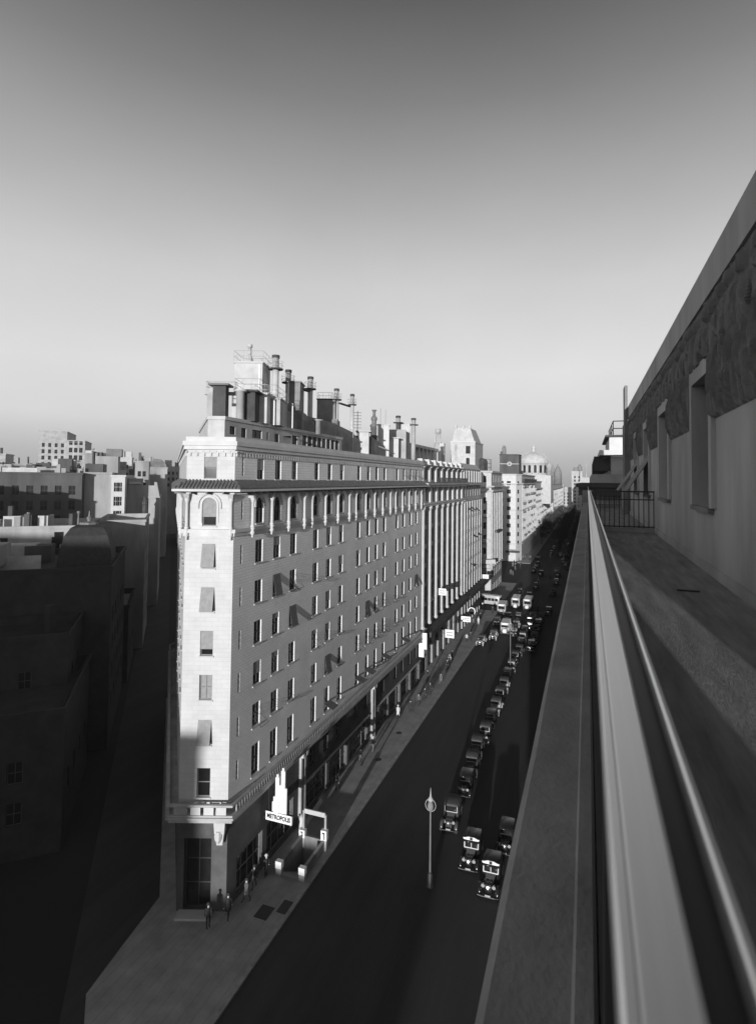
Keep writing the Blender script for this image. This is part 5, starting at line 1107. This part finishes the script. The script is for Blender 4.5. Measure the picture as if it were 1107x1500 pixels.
for k in range(16): person(random.uniform(-28, -22.3), random.uniform(186, 246), random.uniform(0, 6.2), random.choice(['walk', 'stride']), random.choice([D_, G_, L_]), random.choice([D_, G_]), 'tiny far person crossing by the white-fronted block', random.choice([None, D_, G_]), D_, .012)

# ================================================================== trees
def tree_proto(seed, h, r):
    random.seed(seed); g = thing('street_tree', 'x', 'tree')
    t = MB().lathe((0, 0, 0), [(.2, 0), (.15, 1.2), (.12, h*.5)], 8)
    for k in range(7):
        a = random.uniform(0, 6.28); e = random.uniform(.35, .75); t.tube((0, 0, h*random.uniform(.3, .5)), (r*e*math.cos(a), r*e*math.sin(a), h*random.uniform(.6, .85)), .06, 5, .02)
    link('trunk', t.mesh('trunk', 'bark', True), g); mb = MB()
    cl = [(random.gauss(0, r*.42), random.gauss(0, r*.42), h*random.uniform(.42, .95), random.uniform(.5, 1.0)) for _ in range(26)]
    for (x, y, z, q) in cl:
        for _ in range(46):
            d = Vector((random.gauss(0, 1), random.gauss(0, 1), random.gauss(0, .8))).normalized()*q*random.uniform(.5, 1.05); c = Vector((x, y, z))+d
            n_ = Vector((random.gauss(0, 1), random.gauss(0, 1), random.gauss(.6, 1))).normalized(); t1 = n_.orthogonal().normalized(); t2 = n_.cross(t1); s_ = random.uniform(.10, .24)
            mb.add([c+t1*s_, c+t2*s_*.6, c-t1*s_, c-t2*s_*.6], [(0, 1, 2, 3)])
    link('crown', mb.mesh('crown', 'leaf', fix=False), g); return g
tp = [tree_proto(31, 9.5, 3.0), tree_proto(32, 8.2, 2.7), tree_proto(33, 10.5, 3.3)]
spots = [(-4.0, 178+k*12.5+(k % 3)*1.5) for k in range(22)] + [(-22.8, 300+k*15) for k in range(18)] + [(-12.5, 262+k*16) for k in range(18)]
random.seed(3)
for i, (x, y) in enumerate(spots):
    g = tp[i] if i < 3 else copy_tree(tp[i % 3]); g.location = (x, y, .1); g.rotation_euler = (0, 0, random.uniform(0, 6.28)); s_ = random.uniform(1.05, 1.4); g.scale = (s_, s_, s_)
    g['label'] = 'dark leafy street tree, '+(ORD[i]+' from the junction on the shaded pavement of the terrace side' if i < 22 else (ORD[i-22]+' past the white-fronted block along its kerb' if i < 40 else ORD[i-40]+' past the junction in the middle of the avenue')); g['group'] = 'street trees far along the avenue'

# ================================================================== thin evening haze
hzb = link('haze', MB().box(-700, 420, -180, 1100, -1, 75).mesh('haze', 'glass'), kind='stuff')
hm = bpy.data.materials.new('haze'); hm.use_nodes = True; ht = hm.node_tree; ht.nodes.clear()
ho = ht.nodes.new('ShaderNodeOutputMaterial'); pvn = ht.nodes.new('ShaderNodeVolumePrincipled'); pvn.inputs['Color'].default_value = (.9, .9, .9, 1); pvn.inputs['Density'].default_value = 0.0002; pvn.inputs['Anisotropy'].default_value = 0.2
ht.links.new(pvn.outputs[0], ho.inputs['Volume']); hzb.data.materials.clear(); hzb.data.materials.append(hm)
